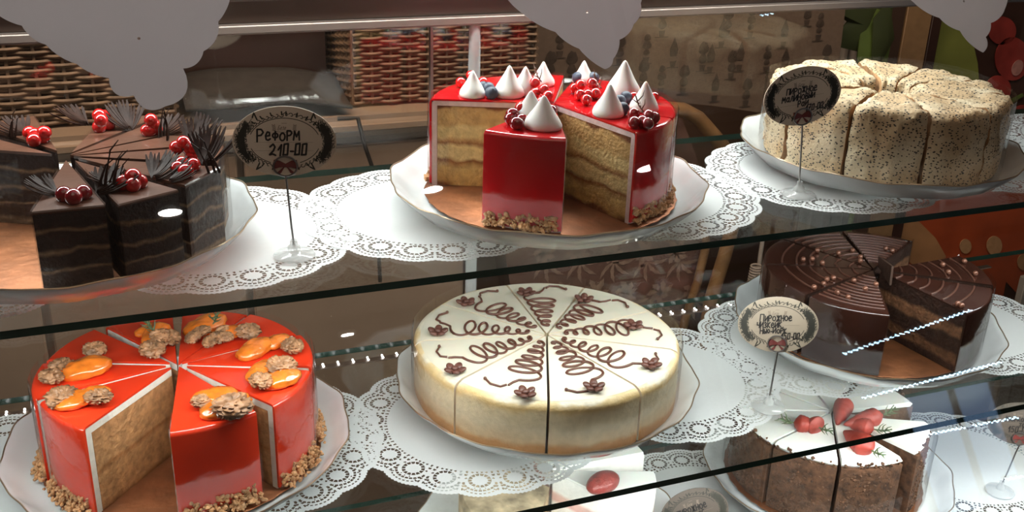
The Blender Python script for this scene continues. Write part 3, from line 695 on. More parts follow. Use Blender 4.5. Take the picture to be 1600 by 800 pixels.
# ---- speckled ring cake, top shelf right
KC = Cake(CK+Vector((.012, .010, 0)), Z1, .118, .076)
def speckle(name, base, warm):
    m, nt, N, L = newmat(name); b = N['Principled BSDF']; tc = N.new('ShaderNodeTexCoord')
    n = N.new('ShaderNodeTexNoise'); n.inputs['Scale'].default_value = 22; n.inputs['Detail'].default_value = 6; L.new(tc.outputs['Object'], n.inputs['Vector'])
    r = N.new('ShaderNodeValToRGB'); r.color_ramp.elements[0].position = .38; r.color_ramp.elements[1].position = .62; r.color_ramp.elements[0].color = warm+(1,); r.color_ramp.elements[1].color = base+(1,)
    L.new(n.outputs['Fac'], r.inputs[0])
    mp = N.new('ShaderNodeMapping'); mp.inputs['Scale'].default_value = (1, 1, 1.6); L.new(tc.outputs['Object'], mp.inputs['Vector'])
    v = N.new('ShaderNodeTexVoronoi'); v.inputs['Scale'].default_value = 330; L.new(mp.outputs[0], v.inputs['Vector'])
    sv = N.new('ShaderNodeSeparateColor'); L.new(v.outputs['Color'], sv.inputs[0])
    lt = N.new('ShaderNodeMath'); lt.operation = 'LESS_THAN'; lt.inputs[1].default_value = .36; L.new(v.outputs['Distance'], lt.inputs[0])
    l2 = N.new('ShaderNodeMath'); l2.operation = 'LESS_THAN'; l2.inputs[1].default_value = .62; L.new(sv.outputs[0], l2.inputs[0])
    mm = N.new('ShaderNodeMath'); mm.operation = 'MULTIPLY'; L.new(lt.outputs[0], mm.inputs[0]); L.new(l2.outputs[0], mm.inputs[1])
    mx = N.new('ShaderNodeMix'); mx.data_type = 'RGBA'; L.new(mm.outputs[0], mx.inputs['Factor']); L.new(r.outputs[0], mx.inputs['A']); mx.inputs['B'].default_value = (.035, .030, .026, 1)
    L.new(mx.outputs['Result'], b.inputs['Base Color']); b.inputs['Roughness'].default_value = .8
    n2 = N.new('ShaderNodeTexNoise'); n2.inputs['Scale'].default_value = 320; n2.inputs['Detail'].default_value = 4; L.new(tc.outputs['Object'], n2.inputs['Vector'])
    bp = N.new('ShaderNodeBump'); bp.inputs['Strength'].default_value = .8; bp.inputs['Distance'].default_value = .002; L.new(n2.outputs['Fac'], bp.inputs['Height']); L.new(bp.outputs[0], b.inputs['Normal'])
    return m
M['speckle'] = speckle('speckled cream coating', (.70, .58, .40), (.52, .36, .20)); M['speckle_cut'] = pmat('brown sponge of ring cake', (.40, .22, .10), .8, var=.4, nscale=90, bump=.8)
def ring_slice(w, seed):
    """rounded block of a ring cake with a crumbly displaced coat"""
    m = MB(); Ri, Ro, h, b = .024, .1165, .0755, .010; prof = []
    def line(a, c, n): return [(a[0]+(c[0]-a[0])*i/n, a[1]+(c[1]-a[1])*i/n) for i in range(n)]
    prof += line((Ri, 0), (Ro, 0), 6)+line((Ro, 0), (Ro, h-b), 12)
    prof += [(Ro-b+b*cos(pi/2*i/5), h-b+b*sin(pi/2*i/5)) for i in range(5)]+line((Ro-b, h), (Ri+b, h), 16)
    prof += [(Ri+b-b*sin(pi/2*i/5), h-b+b*cos(pi/2*i/5)) for i in range(5)]+line((Ri, h-b), (Ri, 0), 6)
    n = 26; k = len(prof); vs = []
    for i in range(n+1):
        u = i/n; edge = max(0, 1-min(u, 1-u)*n/2.5)
        for r, z in prof:
            a = -w/2+w*u; p = Vector((r*cos(a), r*sin(a), z)); q = Vector((p.x, p.y, p.z))*1.0+Vector((seed, 0, 0))
            d = .0016*noise.noise(q*70)+.0009*noise.noise(q*210)+(.0016*noise.noise(q*28))
            if z < .001: d *= .3
            sh = 1-edge*.018*(1 if z > .001 else 0)
            dirv = Vector((cos(a)*(1 if r > .1 else (-1 if r < .03 else 0)), sin(a)*(1 if r > .1 else (-1 if r < .03 else 0)), 1 if z > h-b-.001 else 0))
            vs.append((p.x*sh+dirv.x*d*2, p.y*sh+dirv.y*d*2, p.z*(1-edge*.022)+dirv.z*d*1.6))
    fs = [(i*k+j, i*k+(j+1) % k, (i+1)*k+(j+1) % k, (i+1)*k+j) for i in range(n) for j in range(k)]
    m.add(vs, fs, 0); m.add(vs[:k], [tuple(range(k))], 1); m.add(vs[-k:], [tuple(range(k))[::-1]], 1)
    return m.mesh('sponge', [M['speckle'], M['speckle_cut']], 60, 1e-7)
ks = [ring_slice(radians(35.2), s) for s in (1.3, 4.1, 7.7)]
k_fi = film_mesh(.1215, radians(35.0), .076, .0, 5)
spks = [(229.5, 0, .002, 'speckled cream ring cake slice at the front middle between two deep seams'), (193.5, 0, .004, 'speckled cream ring cake slice at the left behind the oval price card'),
        (265.5, 0, .003, 'speckled cream ring cake slice at the right front with a pale window reflection'), (301.5, 0, .002, 'speckled cream ring cake slice at the right under shining film'),
        (337.5, 1, .002, 'speckled cream ring cake slice at the far right edge'), (13.5, 1, .002, 'speckled cream ring cake slice at the back right'),
        (49.5, 1, .002, 'speckled cream ring cake slice at the back, right of the brown middle hole'), (86, 1, .010, 'speckled cream ring cake slice at the brightly lit back, left of the short seam'),
        (122, 1, .008, 'speckled cream ring cake slice at the back left above the price card'), (157.5, 1, .006, 'speckled cream ring cake slice at the far left back')]
for i, (d, nf, o, lb) in enumerate(spks):
    t = KC.slice(d+2, 36, 'speckled_cake_slice', lb, 'slices of the speckled ring cake', o)
    obj('sponge', ks[i % 3], t); obj('film_wrap', k_fi, t)

# ---- orange glazed cake with apricots and walnuts, middle shelf left
OC = Cake(CO+Vector((.003, .003, 0)), Z2, .108, .083); g = radians(33.6)
o_sp = wedge('orange_cut', 'orange_cut', [(0, 0), (.0985, 0), (.0985, .0735), (0, .0735)], g, 'sponge', seed=1)
o_cr = wedge('white_cream', 'white_cream', shell_prof(.0987, .1045, .0737, .0798, .003), g, 'cream', wob=.006)
o_gl = wedge('orange_glaze', 'orange_glaze', shell_prof(.1047, .1070, .0800, .0820, .004, z0=.002), g*1.006, 'glaze', 18)
o_fi = film_mesh(.1088, g*1.02, .084, .03, 2)
o_cb = [crumb_mesh(.1068, g, 190, 10+i, .012, .009) for i in range(2)]
ors = [(283, .000, 'orange glazed cake slice right of the opening with a round walnut on top'),
       (322, .003, 'orange glazed cake slice at the right front beside the narrow gap'), (358, .0, 'orange glazed cake slice at the far right with an orange apricot and a long walnut'),
       (34, .0, 'orange glazed cake slice at the back right with a pale walnut at its rim'), (69, .002, 'orange glazed cake slice at the back under a pile of chopped walnut'),
       (107, .008, 'orange glazed cake slice at the back, left of the dark gap, with a rosemary sprig'), (147, .002, 'orange glazed cake slice at the left back with one big apricot'),
       (183, .002, 'orange glazed cake slice at the far left with walnuts along its rim'), (213.5, .002, 'orange glazed cake slice at the left front with a wide brown cut side')]
L_ = [q[2] for q in ors]
ors = [(280, .004, L_[0]), (321, .009, L_[1]), (356, .008, L_[2]), (31, .004, L_[3]), (66, .001, L_[4]), (104.5, .003, L_[5]), (142, .008, 'orange glazed cake slice at the left back with one big apricot and a walnut pair'), (176.8, .010, 'orange glazed cake slice at the far left between two film seams'), (211.2, .007, L_[8])]
for i, (d, o, lb) in enumerate(ors):
    t = OC.slice(d, 35.5, 'orange_glazed_cake_slice', lb, 'slices of the orange glazed cake', o)
    obj('sponge', o_sp, t); obj('cream', o_cr, t); obj('glaze', o_gl, t); obj('film_wrap', o_fi, t)
    c = obj('nut_crumbs', o_cb[i % 2], t); c['kind'] = 'stuff'
O0 = OC.sl[0][0]; O0.scale = (1, 1.10, 1)
def ap(px, py, k, rz, s=1, t=None, dz=.004): OC.put('dried_apricot', APR[k % 4], px, py, dz, rz, s, t=t, tilt=(.1, -.1))
def wn(px, py, k, rz, s=1, t=None, dz=.005, tilt=(.2, .1)): OC.put('walnut', WAL[k % 4], px, py, dz, rz, s, t=t, tilt=tilt)
ap(133, 570, 0, .05, 1.35); ap(118, 625, 1, .2, 1.0); ap(142, 616, 2, .0, .9); ap(214, 530, 3, 1.1, 1.15, dz=.005); ap(232, 515, 1, .4, .8)
ap(325, 508, 0, .4, 1.3); ap(352, 517, 2, 0, .9, dz=.005); ap(397, 540, 1, .6, 1.15); ap(430, 533, 3, .2, .9); ap(437, 592, 0, .1, 1.15); ap(408, 580, 2, .8, 1.0, dz=.006)
ap(350, 635, 1, .3, 1.2, O0); ap(352, 615, 3, -.2, 1.05, O0)
wn(97, 573, 0, .8, 1.05); wn(80, 588, 1, 2, 1.0, dz=.006); wn(84, 612, 2, .4, 1.25); wn(158, 622, 3, 2.6, 1.0, dz=.008); wn(142, 549, 1, .1, .9)
wn(238, 545, 2, .9, 1.1, dz=.008); wn(262, 527, 3, 1.6, 1.15, dz=.006); wn(236, 528, 0, .2, .85, dz=.010)
for px, py, s, k in ((312, 527, .75, 0), (325, 532, .7, 1), (340, 527, .75, 2), (330, 518, .75, 3), (346, 514, .7, 0), (352, 526, .65, 1), (318, 516, .6, 2)): wn(px, py, k, px, s, dz=.007)
wn(400, 523, 3, .2, 1.0, dz=.007); wn(457, 540, 0, 1.0, 1.0, dz=.007); wn(446, 565, 1, -.3, 1.15, dz=.010); wn(401, 600, 2, 1.2, 1.0, dz=.008)
wn(316, 626, 3, .5, .75, O0); wn(387, 628, 0, .5, 1.35, O0, .008)
for px, py in ((243, 520), (333, 506)): OC.put('rosemary_sprig', SPR, px, py, .008, px, 1.1, tilt=(.5, .2))

# ---- cheesecake with chocolate loops, middle shelf
ZC = Cake(CZ+Vector((.0, .003, 0)), Z2, .131, .057); ZC.z = Z2+.0118; g = radians(39.8)
c_sp = wedge('cheese_side', 'cheese_cut', shell_prof(.02, .1285, .0, .0540, .007, 5)[3:]+[(0, 0)], g, 'cheesecake_body', 18, wob=.008)
c_tp = wedge('cheese_top', 'cheese_cut', [(0, .0541), (.1195, .0541), (.1220, .0533), (.1222, .0541), (.1185, .0553), (0, .0555)], g, 'smooth_top', 16)
c_fi = film_mesh(.1310, g*1.01, .060, .0, 4)
def swirl_mesh(flip):
    m = MB(); pts = []; N_ = 6; K = 210; z = .0562
    for i in range(K+1):
        t = i/K; ph = 2*pi*N_*t**.85; A = .0028+.0150*t; B = .0034+.0066*t
        pts.append((.018+.076*t+B*(cos(ph)-1)*.9, flip*(A*sin(ph)-.002*t), z+.0005*sin(ph*.5)))
    m.tube(pts, .0013, 6); e = pts[-1]
    m.tube([e, (e[0]+.006, e[1]+flip*.004, z), (.106, flip*.004, z)], .0011, 6)
    m.tube([(.106, flip*.006, z), (.111, flip*.010, z), (.110, flip*.020, z+.0002), (.103, flip*.027, z+.0002)], .0011, 6); m.sphere((.103, flip*.0275, z+.0006), .0017, 8, 6)
    return m.mesh('chocolate_swirl', [M['choc_swirl']], 80)
SW = [swirl_mesh(1), swirl_mesh(-1)]
cz = [(268, 'white cheesecake slice at the front, right of the front seam, golden rim'), (228, 'white cheesecake slice at the front, left of the front seam, golden rim'),
      (188, 'white cheesecake slice at the left with its flower near the wavy film'), (148, 'white cheesecake slice at the left back, its flower close to the left rim'),
      (108, 'white cheesecake slice at the back left with two flowers away from it'), (68, 'white cheesecake slice at the middle back with stacked loops and a film above its rim'),
      (28, 'white cheesecake slice at the back right of the middle with a trailing line'), (348, 'white cheesecake slice at the right with its flower on the right back rim'), (308, 'white cheesecake slice at the right front beside a wide seam')]
flo = {268: (928, 607), 228: (821, 617), 188: (711, 580), 148: (680, 528), 108: (718, 478), 68: (803, 459), 28: (908, 468), 348: (990, 511), 308: (1017, 572)}
for i, (d, lb) in enumerate(cz):
    t = ZC.slice(d, 39, 'cheesecake_slice', lb, 'slices of the white cheesecake', .003)
    obj('cheesecake_body', c_sp, t); obj('smooth_top', c_tp, t); obj('film_wrap', c_fi, t)
    P = at(*flo[d], Z2+.0118+.057); l = ZC.local(t, P); fl = 1 if l.y > 0 else -1
    l.y = max(-l.x*.364+.0105, min(l.x*.364-.0105, l.y))
    o = obj('chocolate_flower', FLO, t, (l.x, l.y, .0558), (0, 0, i*1.1), 1.12)
    obj('chocolate_swirl', SW[0 if fl < 0 else 1], t, (0, 0, 0), (0, 0, radians(3*fl)))

# ---- shiny chocolate cake, middle shelf right
HC = Cake(CH+Vector((.005, .010, 0)), Z2, .120, .070); g = radians(41)
h_sp = wedge('ny_cut', 'ny_cut', [(0, 0), (.1145, 0), (.1145, .068), (0, .068)], g, 'sponge', 10)
h_gl = wedge('choc_mirror', 'choc_dark', shell_prof(.1146, .1165, .0681, .0700, .003), g, 'glaze', 16)
h_fi = film_mesh(.1185, g*1.015, .071, .03, 6)
def arcs_mesh(w, nr, seed, waves=False):
    m = MB()
    for j in range(nr):
        r = .022+.090*j/nr; pts = []
        for i in range(15):
            a = -w/2*.93+w*.93*i/14; rr = r+(.0012*sin(a*5+j) if waves else 0); pts.append((rr*cos(a), rr*sin(a), .0704))
        m.tube(pts, .0012, 5)
    return m.mesh('chocolate_lines', [M['choc_line']], 80)
HL = [arcs_mesh(g, 9, 1), arcs_mesh(g, 6, 2, True), arcs_mesh(g, 11, 3)]
chs = [(219, .003, 2, 'shiny chocolate cake slice at the front left of the opening, ridged glaze and film'), (176.5, .003, 1, 'shiny chocolate cake slice at the left behind the price card'),
       (134, .003, 1, 'shiny chocolate cake slice at the back left with three pearls in a row'), (91.5, .003, 0, 'shiny chocolate cake slice at the back, left of the standing blade of chocolate'),
       (49, .003, 2, 'shiny chocolate cake slice at the back, its grey film side facing the gap'), (342, .010, 1, 'shiny chocolate cake slice at the far right with a rounded corner'),
       (299, .008, 1, 'shiny chocolate cake slice at the right front, its layered cut side facing the opening')]
for i, (d, o, k, lb) in enumerate(chs):
    t = HC.slice(d, 42.5, 'chocolate_cake_slice', lb, 'slices of the shiny chocolate cake', o)
    obj('sponge', h_sp, t); obj('glaze', h_gl, t); obj('film_wrap', h_fi, t); obj('chocolate_lines', HL[k], t)
for px, py in ((1255, 405), (1269, 404), (1284, 412), (1278, 389), (1310, 395), (1332, 391), (1344, 401), (1340, 408), (1384, 388), (1400, 392), (1292, 436), (1302, 434), (1291, 446), (1334, 438), (1274, 450), (1308, 457), (1325, 464), (1352, 451), (1382, 447), (1473, 413), (1482, 425), (1507, 408), (1524, 427), (1495, 476), (1502, 478)):
    HC.put('chocolate_pearl', PEARL, px, py, .0028, 0, 1)
m = MB(); m.add([(0, 0, 0), (.055, .0, 0), (.062, .0, .010), (.004, .0, .022)], [(0, 1, 2, 3)]); m.add([(0, .0025, 0), (.055, .0025, 0), (.062, .0025, .010), (.004, .0025, .022)], [(3, 2, 1, 0)])
m.add([(0, 0, 0), (.055, 0, 0), (.062, 0, .010), (.004, 0, .022), (0, .0025, 0), (.055, .0025, 0), (.062, .0025, .010), (.004, .0025, .022)], [(0, 4, 5, 1), (1, 5, 6, 2), (2, 6, 7, 3), (3, 7, 4, 0)])
HC.put('chocolate_blade', m.mesh('chocolate_blade', [M['choc_side']], 0), 1393, 446, 0, radians(64), .95, t=HC.sl[3][0])

# ---- carrot cake, lowest shelf right
AC = Cake(CC+Vector((.0, .012, 0)), Z3, .112, .084); g = radians(39)
a_sp = wedge('carrot_side', 'carrot_side', [(0, 0), (.108, 0), (.108, .078), (0, .078)], g, 'sponge', 14, wob=.012)
a_tp = wedge('carrot_cream', 'carrot_cream', [(0, .0782), (.104, .0782), (.107, .082), (.102, .0852), (.06, .0835), (0, .0848)], g, 'cream_top', 14, wob=.02)
a_fi = film_mesh(.1165, g*1.015, .080, .0, 8)
a_cb = crumb_mesh(.1065, g, 420, 30, .082, .002, 'carrot_side')
car = [(258, 'carrot cake slice at the front right of the front seam, brown crumb side'), (218, 'carrot cake slice at the front left of the front seam, brown crumb side'), (178, 'carrot cake slice at the left, crumbs showing above the shelf edge'), (138, 'carrot cake slice at the left back with a lone small carrot'),
       (98, 'carrot cake slice at the back with a carrot standing near the middle'), (58, 'carrot cake slice at the back right with two carrots lying side by side'), (12, 'plain white topped carrot cake slice at the right back'), (310, 'carrot cake slice at the right with a slanting cut across its top')]
for i, (d, lb) in enumerate(car):
    t = AC.slice(d, 40, 'carrot_cake_slice', lb, 'slices of the carrot cake', .004)
    obj('sponge', a_sp, t); obj('cream_top', a_tp, t); obj('film_wrap', a_fi, t); c = obj('crumb_coat', a_cb, t); c['kind'] = 'stuff'
def carrot_mesh(seed):
    def fn(d): return 1+.05*noise.noise(d*3+Vector((seed, 0, 0)))
    m = MB(); prof = []
    for i in range(25):
        t = i/24; r = .0118*(sin(pi*min(1, t*4)/2) if t < .25 else (1-((t-.25)/.75)**1.6*.9))*(1-.06*max(0, cos(t*45))); prof.append((max(0, r) if 0 < i < 24 else 0, -.046*t))
    m.revolve(prof, 0, 2*pi, 20, closed=False)
    return m.mesh('marzipan_carrot', [M['marzipan']], 60, 1e-6)
CAR = carrot_mesh(1)
def carrot(px, py, tox, toy, s=1, dz=.008, leaf=True):
    """head at (px, py), tip towards (tox, toy)"""
    z = AC.z+AC.h+dz; A = at(px, py, z); B = at(tox, toy, z-.004); d = (A-B); ln = d.length; a = atan2(d.y, d.x)
    t = AC.owner((A+B)/2); l = AC.local(t, A); l.z = AC.h+dz
    o = obj('marzipan_carrot', CAR, t, l, (0, radians(84), a-t.rotation_euler.z), (s, s, ln/.046))
    if leaf:
        sp = obj('rosemary_sprig', SPR, t, l, (0, radians(70), a-t.rotation_euler.z), 1.2)
carrot(1240, 660, 1282, 668, .9); carrot(1280, 668, 1262, 660, 1.0); carrot(1322, 625, 1308, 662, 1.0, leaf=False); carrot(1380, 648, 1318, 662, .95, .012); carrot(1366, 671, 1322, 661, .95); carrot(1362, 704, 1318, 672, 1.15, .010)

# ---- strawberry cake pieces, lowest shelf, mostly under the doily above
TC = Cake(CS+Vector((.005, .022, 0)), Z3, .11, .055)
st = MB(); st.revolve([(0, 0), (.112, 0), (.112, .072), (.110, .074), (0, .074)], radians(-21), radians(21), 8, 0, 0)
s_me = st.mesh('cake_body', [M['pink_layer']], 40)
tp = MB(); tp.revolve([(0, .0742), (.111, .0742), (.110, .0765), (0, .0765)], radians(-21), radians(21), 8, 0, 0); s_tp = tp.mesh('cream_top', [M['carrot_cream']], 40)
def berryfn(d): return (1-.25*max(0, d.x))*(1+.02*noise.noise(d*9))
sb = MB(); sb.sphere((0, 0, 0), .0145, 30, 18, (1.25, .72, .55), fn=berryfn); SB = sb.mesh('strawberry', [M['straw']], 80)
for d, o, lb, bx in ((20, .004, 'white cake slice with pink layers and a strawberry lying on top', (945, 753)), (64, .006, 'white cake slice behind the one with the strawberry', None), (320, .004, 'white cake slice nearest the black oval card at the bottom', None)):
    t = TC.slice(d, 44, 'strawberry_cake_slice', lb, 'slices of the white strawberry cake', o); t.location.z = Z3+.009
    obj('cake_body', s_me, t); obj('cream_top', s_tp, t)
    if bx: P = at(bx[0], bx[1], Z3+.009+.084); l = TC.local(t, P); obj('strawberry', SB, t, (l.x, l.y, .0845), (0, 0, .35-t.rotation_euler.z), 1.35)
t = TC.slice(180, 110, 'crumbly_cake_slice', 'beige crumbly cake piece at the bottom edge under the doily', None, .0); t.location.z = Z3+.009
st = MB(); st.revolve([(0, 0), (.10, 0), (.10, .048), (.096, .053), (0, .054)], radians(-55), radians(55), 14, 0, 0); obj('cake_body', st.mesh('cake_body', [M['beige_cake']], 40), t)

# ------------------------------------------------------------------ price cards
def ell(cx, cy, rx, ry, n=10, a0=0, a1=2*pi): return [(cx+rx*cos(a0+(a1-a0)*i/n), cy+ry*sin(a0+(a1-a0)*i/n)) for i in range(n+1)]
G = {
 'П': [[(0, 0), (.02, 1), (.6, 1), (.6, 0)]], 'И': [[(0, 1), (0, 0), (.55, .95), (.55, 0)]], 'Й': [[(0, .9), (0, 0), (.55, .85), (.55, 0)], [(.15, 1.15), (.4, 1.15)]],
 'Р': [[(.05, -.05), (0, 1), (.4, 1), (.6, .75), (.4, .5), (0, .45)]], 'О': [ell(.32, .45, .32, .42)], 'Ж': [[(0, 1), (.7, 0)], [(.7, 1), (0, 0)], [(.35, 1), (.35, 0)]],
 'Н': [[(0, 1), (0, 0)], [(0, .5), (.55, .5)], [(.55, 1), (.55, 0)]], 'Е': [[(.05, .45), (.5, .5), (.45, .85), (.2, .9), (0, .5), (.1, .08), (.35, 0), (.6, .15)]],
 'Ф': [ell(.35, .5, .33, .26), [(.35, .95), (.35, 0)]], 'М': [[(0, 0), (.08, .95), (.35, .35), (.62, .95), (.72, 0)]], 'А': [ell(.28, .4, .26, .36), [(.55, .8), (.55, .1), (.65, 0)]],
 'Л': [[(0, 0), (.15, .3), (.25, .9), (.5, .9), (.55, 0)]], 'В': [[(0, 0), (0, 1), (.4, .9), (.35, .55), (0, .5), (.45, .4), (.45, .05), (0, 0)]], 'Ы': [[(0, .9), (0, 0), (.3, .1), (.3, .45), (0, .5)], [(.5, .9), (.5, 0)]],
 'Ч': [[(0, 1), (.02, .5), (.5, .5)], [(.5, 1), (.5, 0)]], 'З': [[(0, .85), (.3, 1), (.45, .75), (.2, .5), (.5, .3), (.3, 0), (0, .1)]], 'К': [[(0, 1), (0, 0)], [(.5, 1), (.02, .5), (.55, 0)]],
 'Т': [[(.3, 1), (.3, 0)], [(0, 1), (.6, 1)]], 'Ь': [[(0, .9), (0, 0), (.35, .05), (.38, .4), (0, .45)]], 'Ю': [[(0, .9), (0, 0)], [(0, .45), (.25, .45)], ell(.5, .45, .25, .38)], 'С': [[(.5, .85), (.25, .95), (0, .5), (.2, 0), (.5, .1)]], 'Б': [[(.5, 1), (.05, 1), (0, 0), (.4, 0), (.5, .3), (.35, .5), (.05, .5)]],
 '0': [[(0, 0), (.05, .95), (.45, 1), (.42, .02), (-.04, 0)]], '1': [[(0, .55), (.3, 1), (.22, 0)]], '2': [[(0, .75), (.3, 1), (.5, .75), (.35, .4), (0, .05), (.3, .12), (.6, 0)]],
 '5': [[(.5, 1), (.12, 1), (.05, .55), (.4, .6), (.45, .2), (.2, 0), (0, .1)]], '7': [[(0, .95), (.5, 1), (.2, 0)], [(.1, .5), (.45, .5)]], '-': [[(.05, .45), (.4, .45)]], ',': [[(.15, .1), (.05, -.2)]], ' ': [],
}
def ribbon(m, pts, w, z):
    pts = [Vector(p) for p in pts]
    for a, b in zip(pts, pts[1:]):
        d = b-a
        if d.length < 1e-7: continue
        n = Vector((-d.y, d.x)).normalized()*w/2
        m.add([(a.x-n.x, a.y-n.y, z), (b.x-n.x, b.y-n.y, z), (b.x+n.x, b.y+n.y, z), (a.x+n.x, a.y+n.y, z)], [(0, 1, 2, 3)])
    for p in pts: m.add([(p.x+w/2*cos(k*pi/3), p.y+w/2*sin(k*pi/3), z+.00002) for k in range(6)], [tuple(range(6))])
def write(m, text, x, y, h, w, z, adv=.85, slant=.08, rise=0, rnd=None):
    for c in text:
        up = c.isupper() or c in '0123456789'; H = h if up else h*.78; c2 = c.upper()
        wid = max([p[0] for s in G[c2] for p in s], default=.3)
        j = rnd.uniform(-.05, .05)*h if rnd else 0
        for s in G[c2]: ribbon(m, [(x+(px*adv+slant*py)*H, y+py*H+j) for px, py in s], w, z)
        x += (wid*adv+.20)*H; y += rise*(wid+.2)*H
# card-plane prints, drawn on an oval of half size 40 x 28 mm
def frame_print():
    m = MB(); rnd = random.Random(4); z = .0004
    ribbon(m, ell(0, 0, .0272, .0186, 60, radians(18), radians(162)), .0006, z)
    ribbon(m, ell(0, 0, .0272, .0186, 20, radians(198), radians(245)), .0006, z); ribbon(m, ell(0, 0, .0272, .0186, 20, radians(295), radians(342)), .0006, z)
    for sg in (1, -1):
        for k in range(9):
            for mir in (1, -1):
                a = radians(90*sg) + mir*radians(3+k*7.6)
                if sg < 0 and k < 2: continue
                rx, ry = .0300, .0212; cx, cy = rx*cos(a), ry*sin(a); t = atan2(ry*cos(a), -rx*sin(a))
                pts = []
                for i in range(9):
                    u = i/8; q = t+mir*sg*(.3+u*4.6); rr = .0021*(1-u*.75); pts.append((cx+rr*cos(q), cy+rr*sin(q)))
                ribbon(m, pts, .00065, z)
                if k % 2 == 0: ribbon(m, [(cx, cy), (cx*1.10, cy*1.12)], .0011, z)
    for mir in (1, -1):
        ribbon(m, [(mir*.020, -.0175), (mir*.0225, -.0225), (mir*.0190, -.0205)], .0012, z); ribbon(m, [(mir*.0205, .0172), (mir*.0228, .0225), (mir*.0240, .0188)], .0012, z)
    return m.mesh('frame_print', [M['pine']], 0)
def pine_print():
    m = MB(); rnd = random.Random(9)
    for sg in (1, -1):
        for i in range(330):
            u = rnd.uniform(-1, 1); a = (pi if sg < 0 else 0)+sg*0+u*radians(33)
            rr = rnd.uniform(.96, 1.26)-abs(u)*.03; x, y = .0300*rr*cos(a), .0250*rr*sin(a)
            q = a+rnd.uniform(-1.3, 1.3)+(.9 if u > 0 else -.9)*.5; ln = rnd.uniform(.002, .0052)
            ex, ey = x+ln*cos(q), y+ln*sin(q)
            if (ex/.0395)**2+(ey/.0277)**2 > .98: continue
            ribbon(m, [(x, y), (ex, ey)], .00042, .00045)
        for i in range(26):
            u = (i/25*2-1); a = (pi if sg < 0 else 0)+u*radians(30); x, y = .0335*cos(a), .0245*sin(a); r = .0032*(1-abs(u)*.4)
            m.add([(x+r*cos(k*pi/4+i)*1.0, y+r*sin(k*pi/4+i), .00041) for k in range(8)], [tuple(range(8))])
    return m.mesh('pine_print', [M['pine']], 0)
def logo_print():
    m = MB(); z = .00045
    write(m, 'Безе', -.0052, .0092, .0034, .00038, z, .7, .3)
    ribbon(m, ell(0, .0105, .0105, .0030, 14, pi*1.15, pi*1.85), .0004, z)
    for mir in (1, -1):
        for k in range(4):
            x, y = mir*(.0072+.0002*k), .0090+.0012*k; ribbon(m, [(x, y), (x+mir*.0016, y+.0007)], .00055, z); ribbon(m, [(x, y), (x-mir*.0007, y+.0011)], .00045, z)
    ribbon(m, [(-.002, .0146), (.002, .0146)], .0003, z)
    for y in (-.0006, -.0074): ribbon(m, [(-.0235, y), (.022, y)], .00018, z)
    return m.mesh('shop_logo', [M['ink_brown']], 0)
FP, PP, LP = frame_print(), pine_print(), logo_print()
def card_mesh(mat):
    m = MB(); n = 64; k = ell(0, 0, .040, .028, n)[:-1]; v = [(x, y, -.0005) for x, y in k]+[(x, y, .0003) for x, y in k]
    m.add(v, [tuple(range(n))[::-1], tuple(range(n, 2*n))]+[(i, (i+1) % n, n+(i+1) % n, n+i) for i in range(n)]); return m.mesh('card', [M[mat]], 30)
def bow_mesh():
    m = MB()
    for s in (1, -1):
        v = [(0, .0012), (s*.004, .0034), (s*.0078, .0040), (s*.0075, -.0022), (s*.004, -.0012), (0, -.0012)]
        m.add([(x, y, .0005) for x, y in v]+[(x, y, .0016 if 0 < i < 5 else .0009) for i, (x, y) in enumerate(v)], [(0, 1, 2, 3, 4, 5), (6, 7, 8, 9, 10, 11)]+[(i, (i+1) % 6, 6+(i+1) % 6, 6+i) for i in range(6)])
        v = [(0, 0), (s*.0062, -.0052), (s*.0042, -.0062), (s*.0030, -.0052)]
        m.add([(x, y, .0006) for x, y in v], [(0, 1, 2, 3)])
    return m.mesh('bow', [M['bow']], 0)
BM = bow_mesh()
def rhinestones():
    m = MB()
    for x, y in ((0, .0006), (-.0014, -.0012), (.0014, -.0013), (0, -.0022)): m.sphere((x, y, .0018), .0006, 8, 5)
    return m.mesh('bow_beads', [M['white_dot']], 60)
BB = rhinestones()
bm_ = MB(); bm_.revolve([(0, 0), (.0165, 0), (.0172, .0008), (.0165, .0018), (.0075, .0034), (.0055, .0045), (.0050, .0085), (.0032, .0098), (.0028, .0140), (0, .0140)], 0, 2*pi, 40, closed=False)
TB = bm_.mesh('clear_base', [M['foot']], 50)
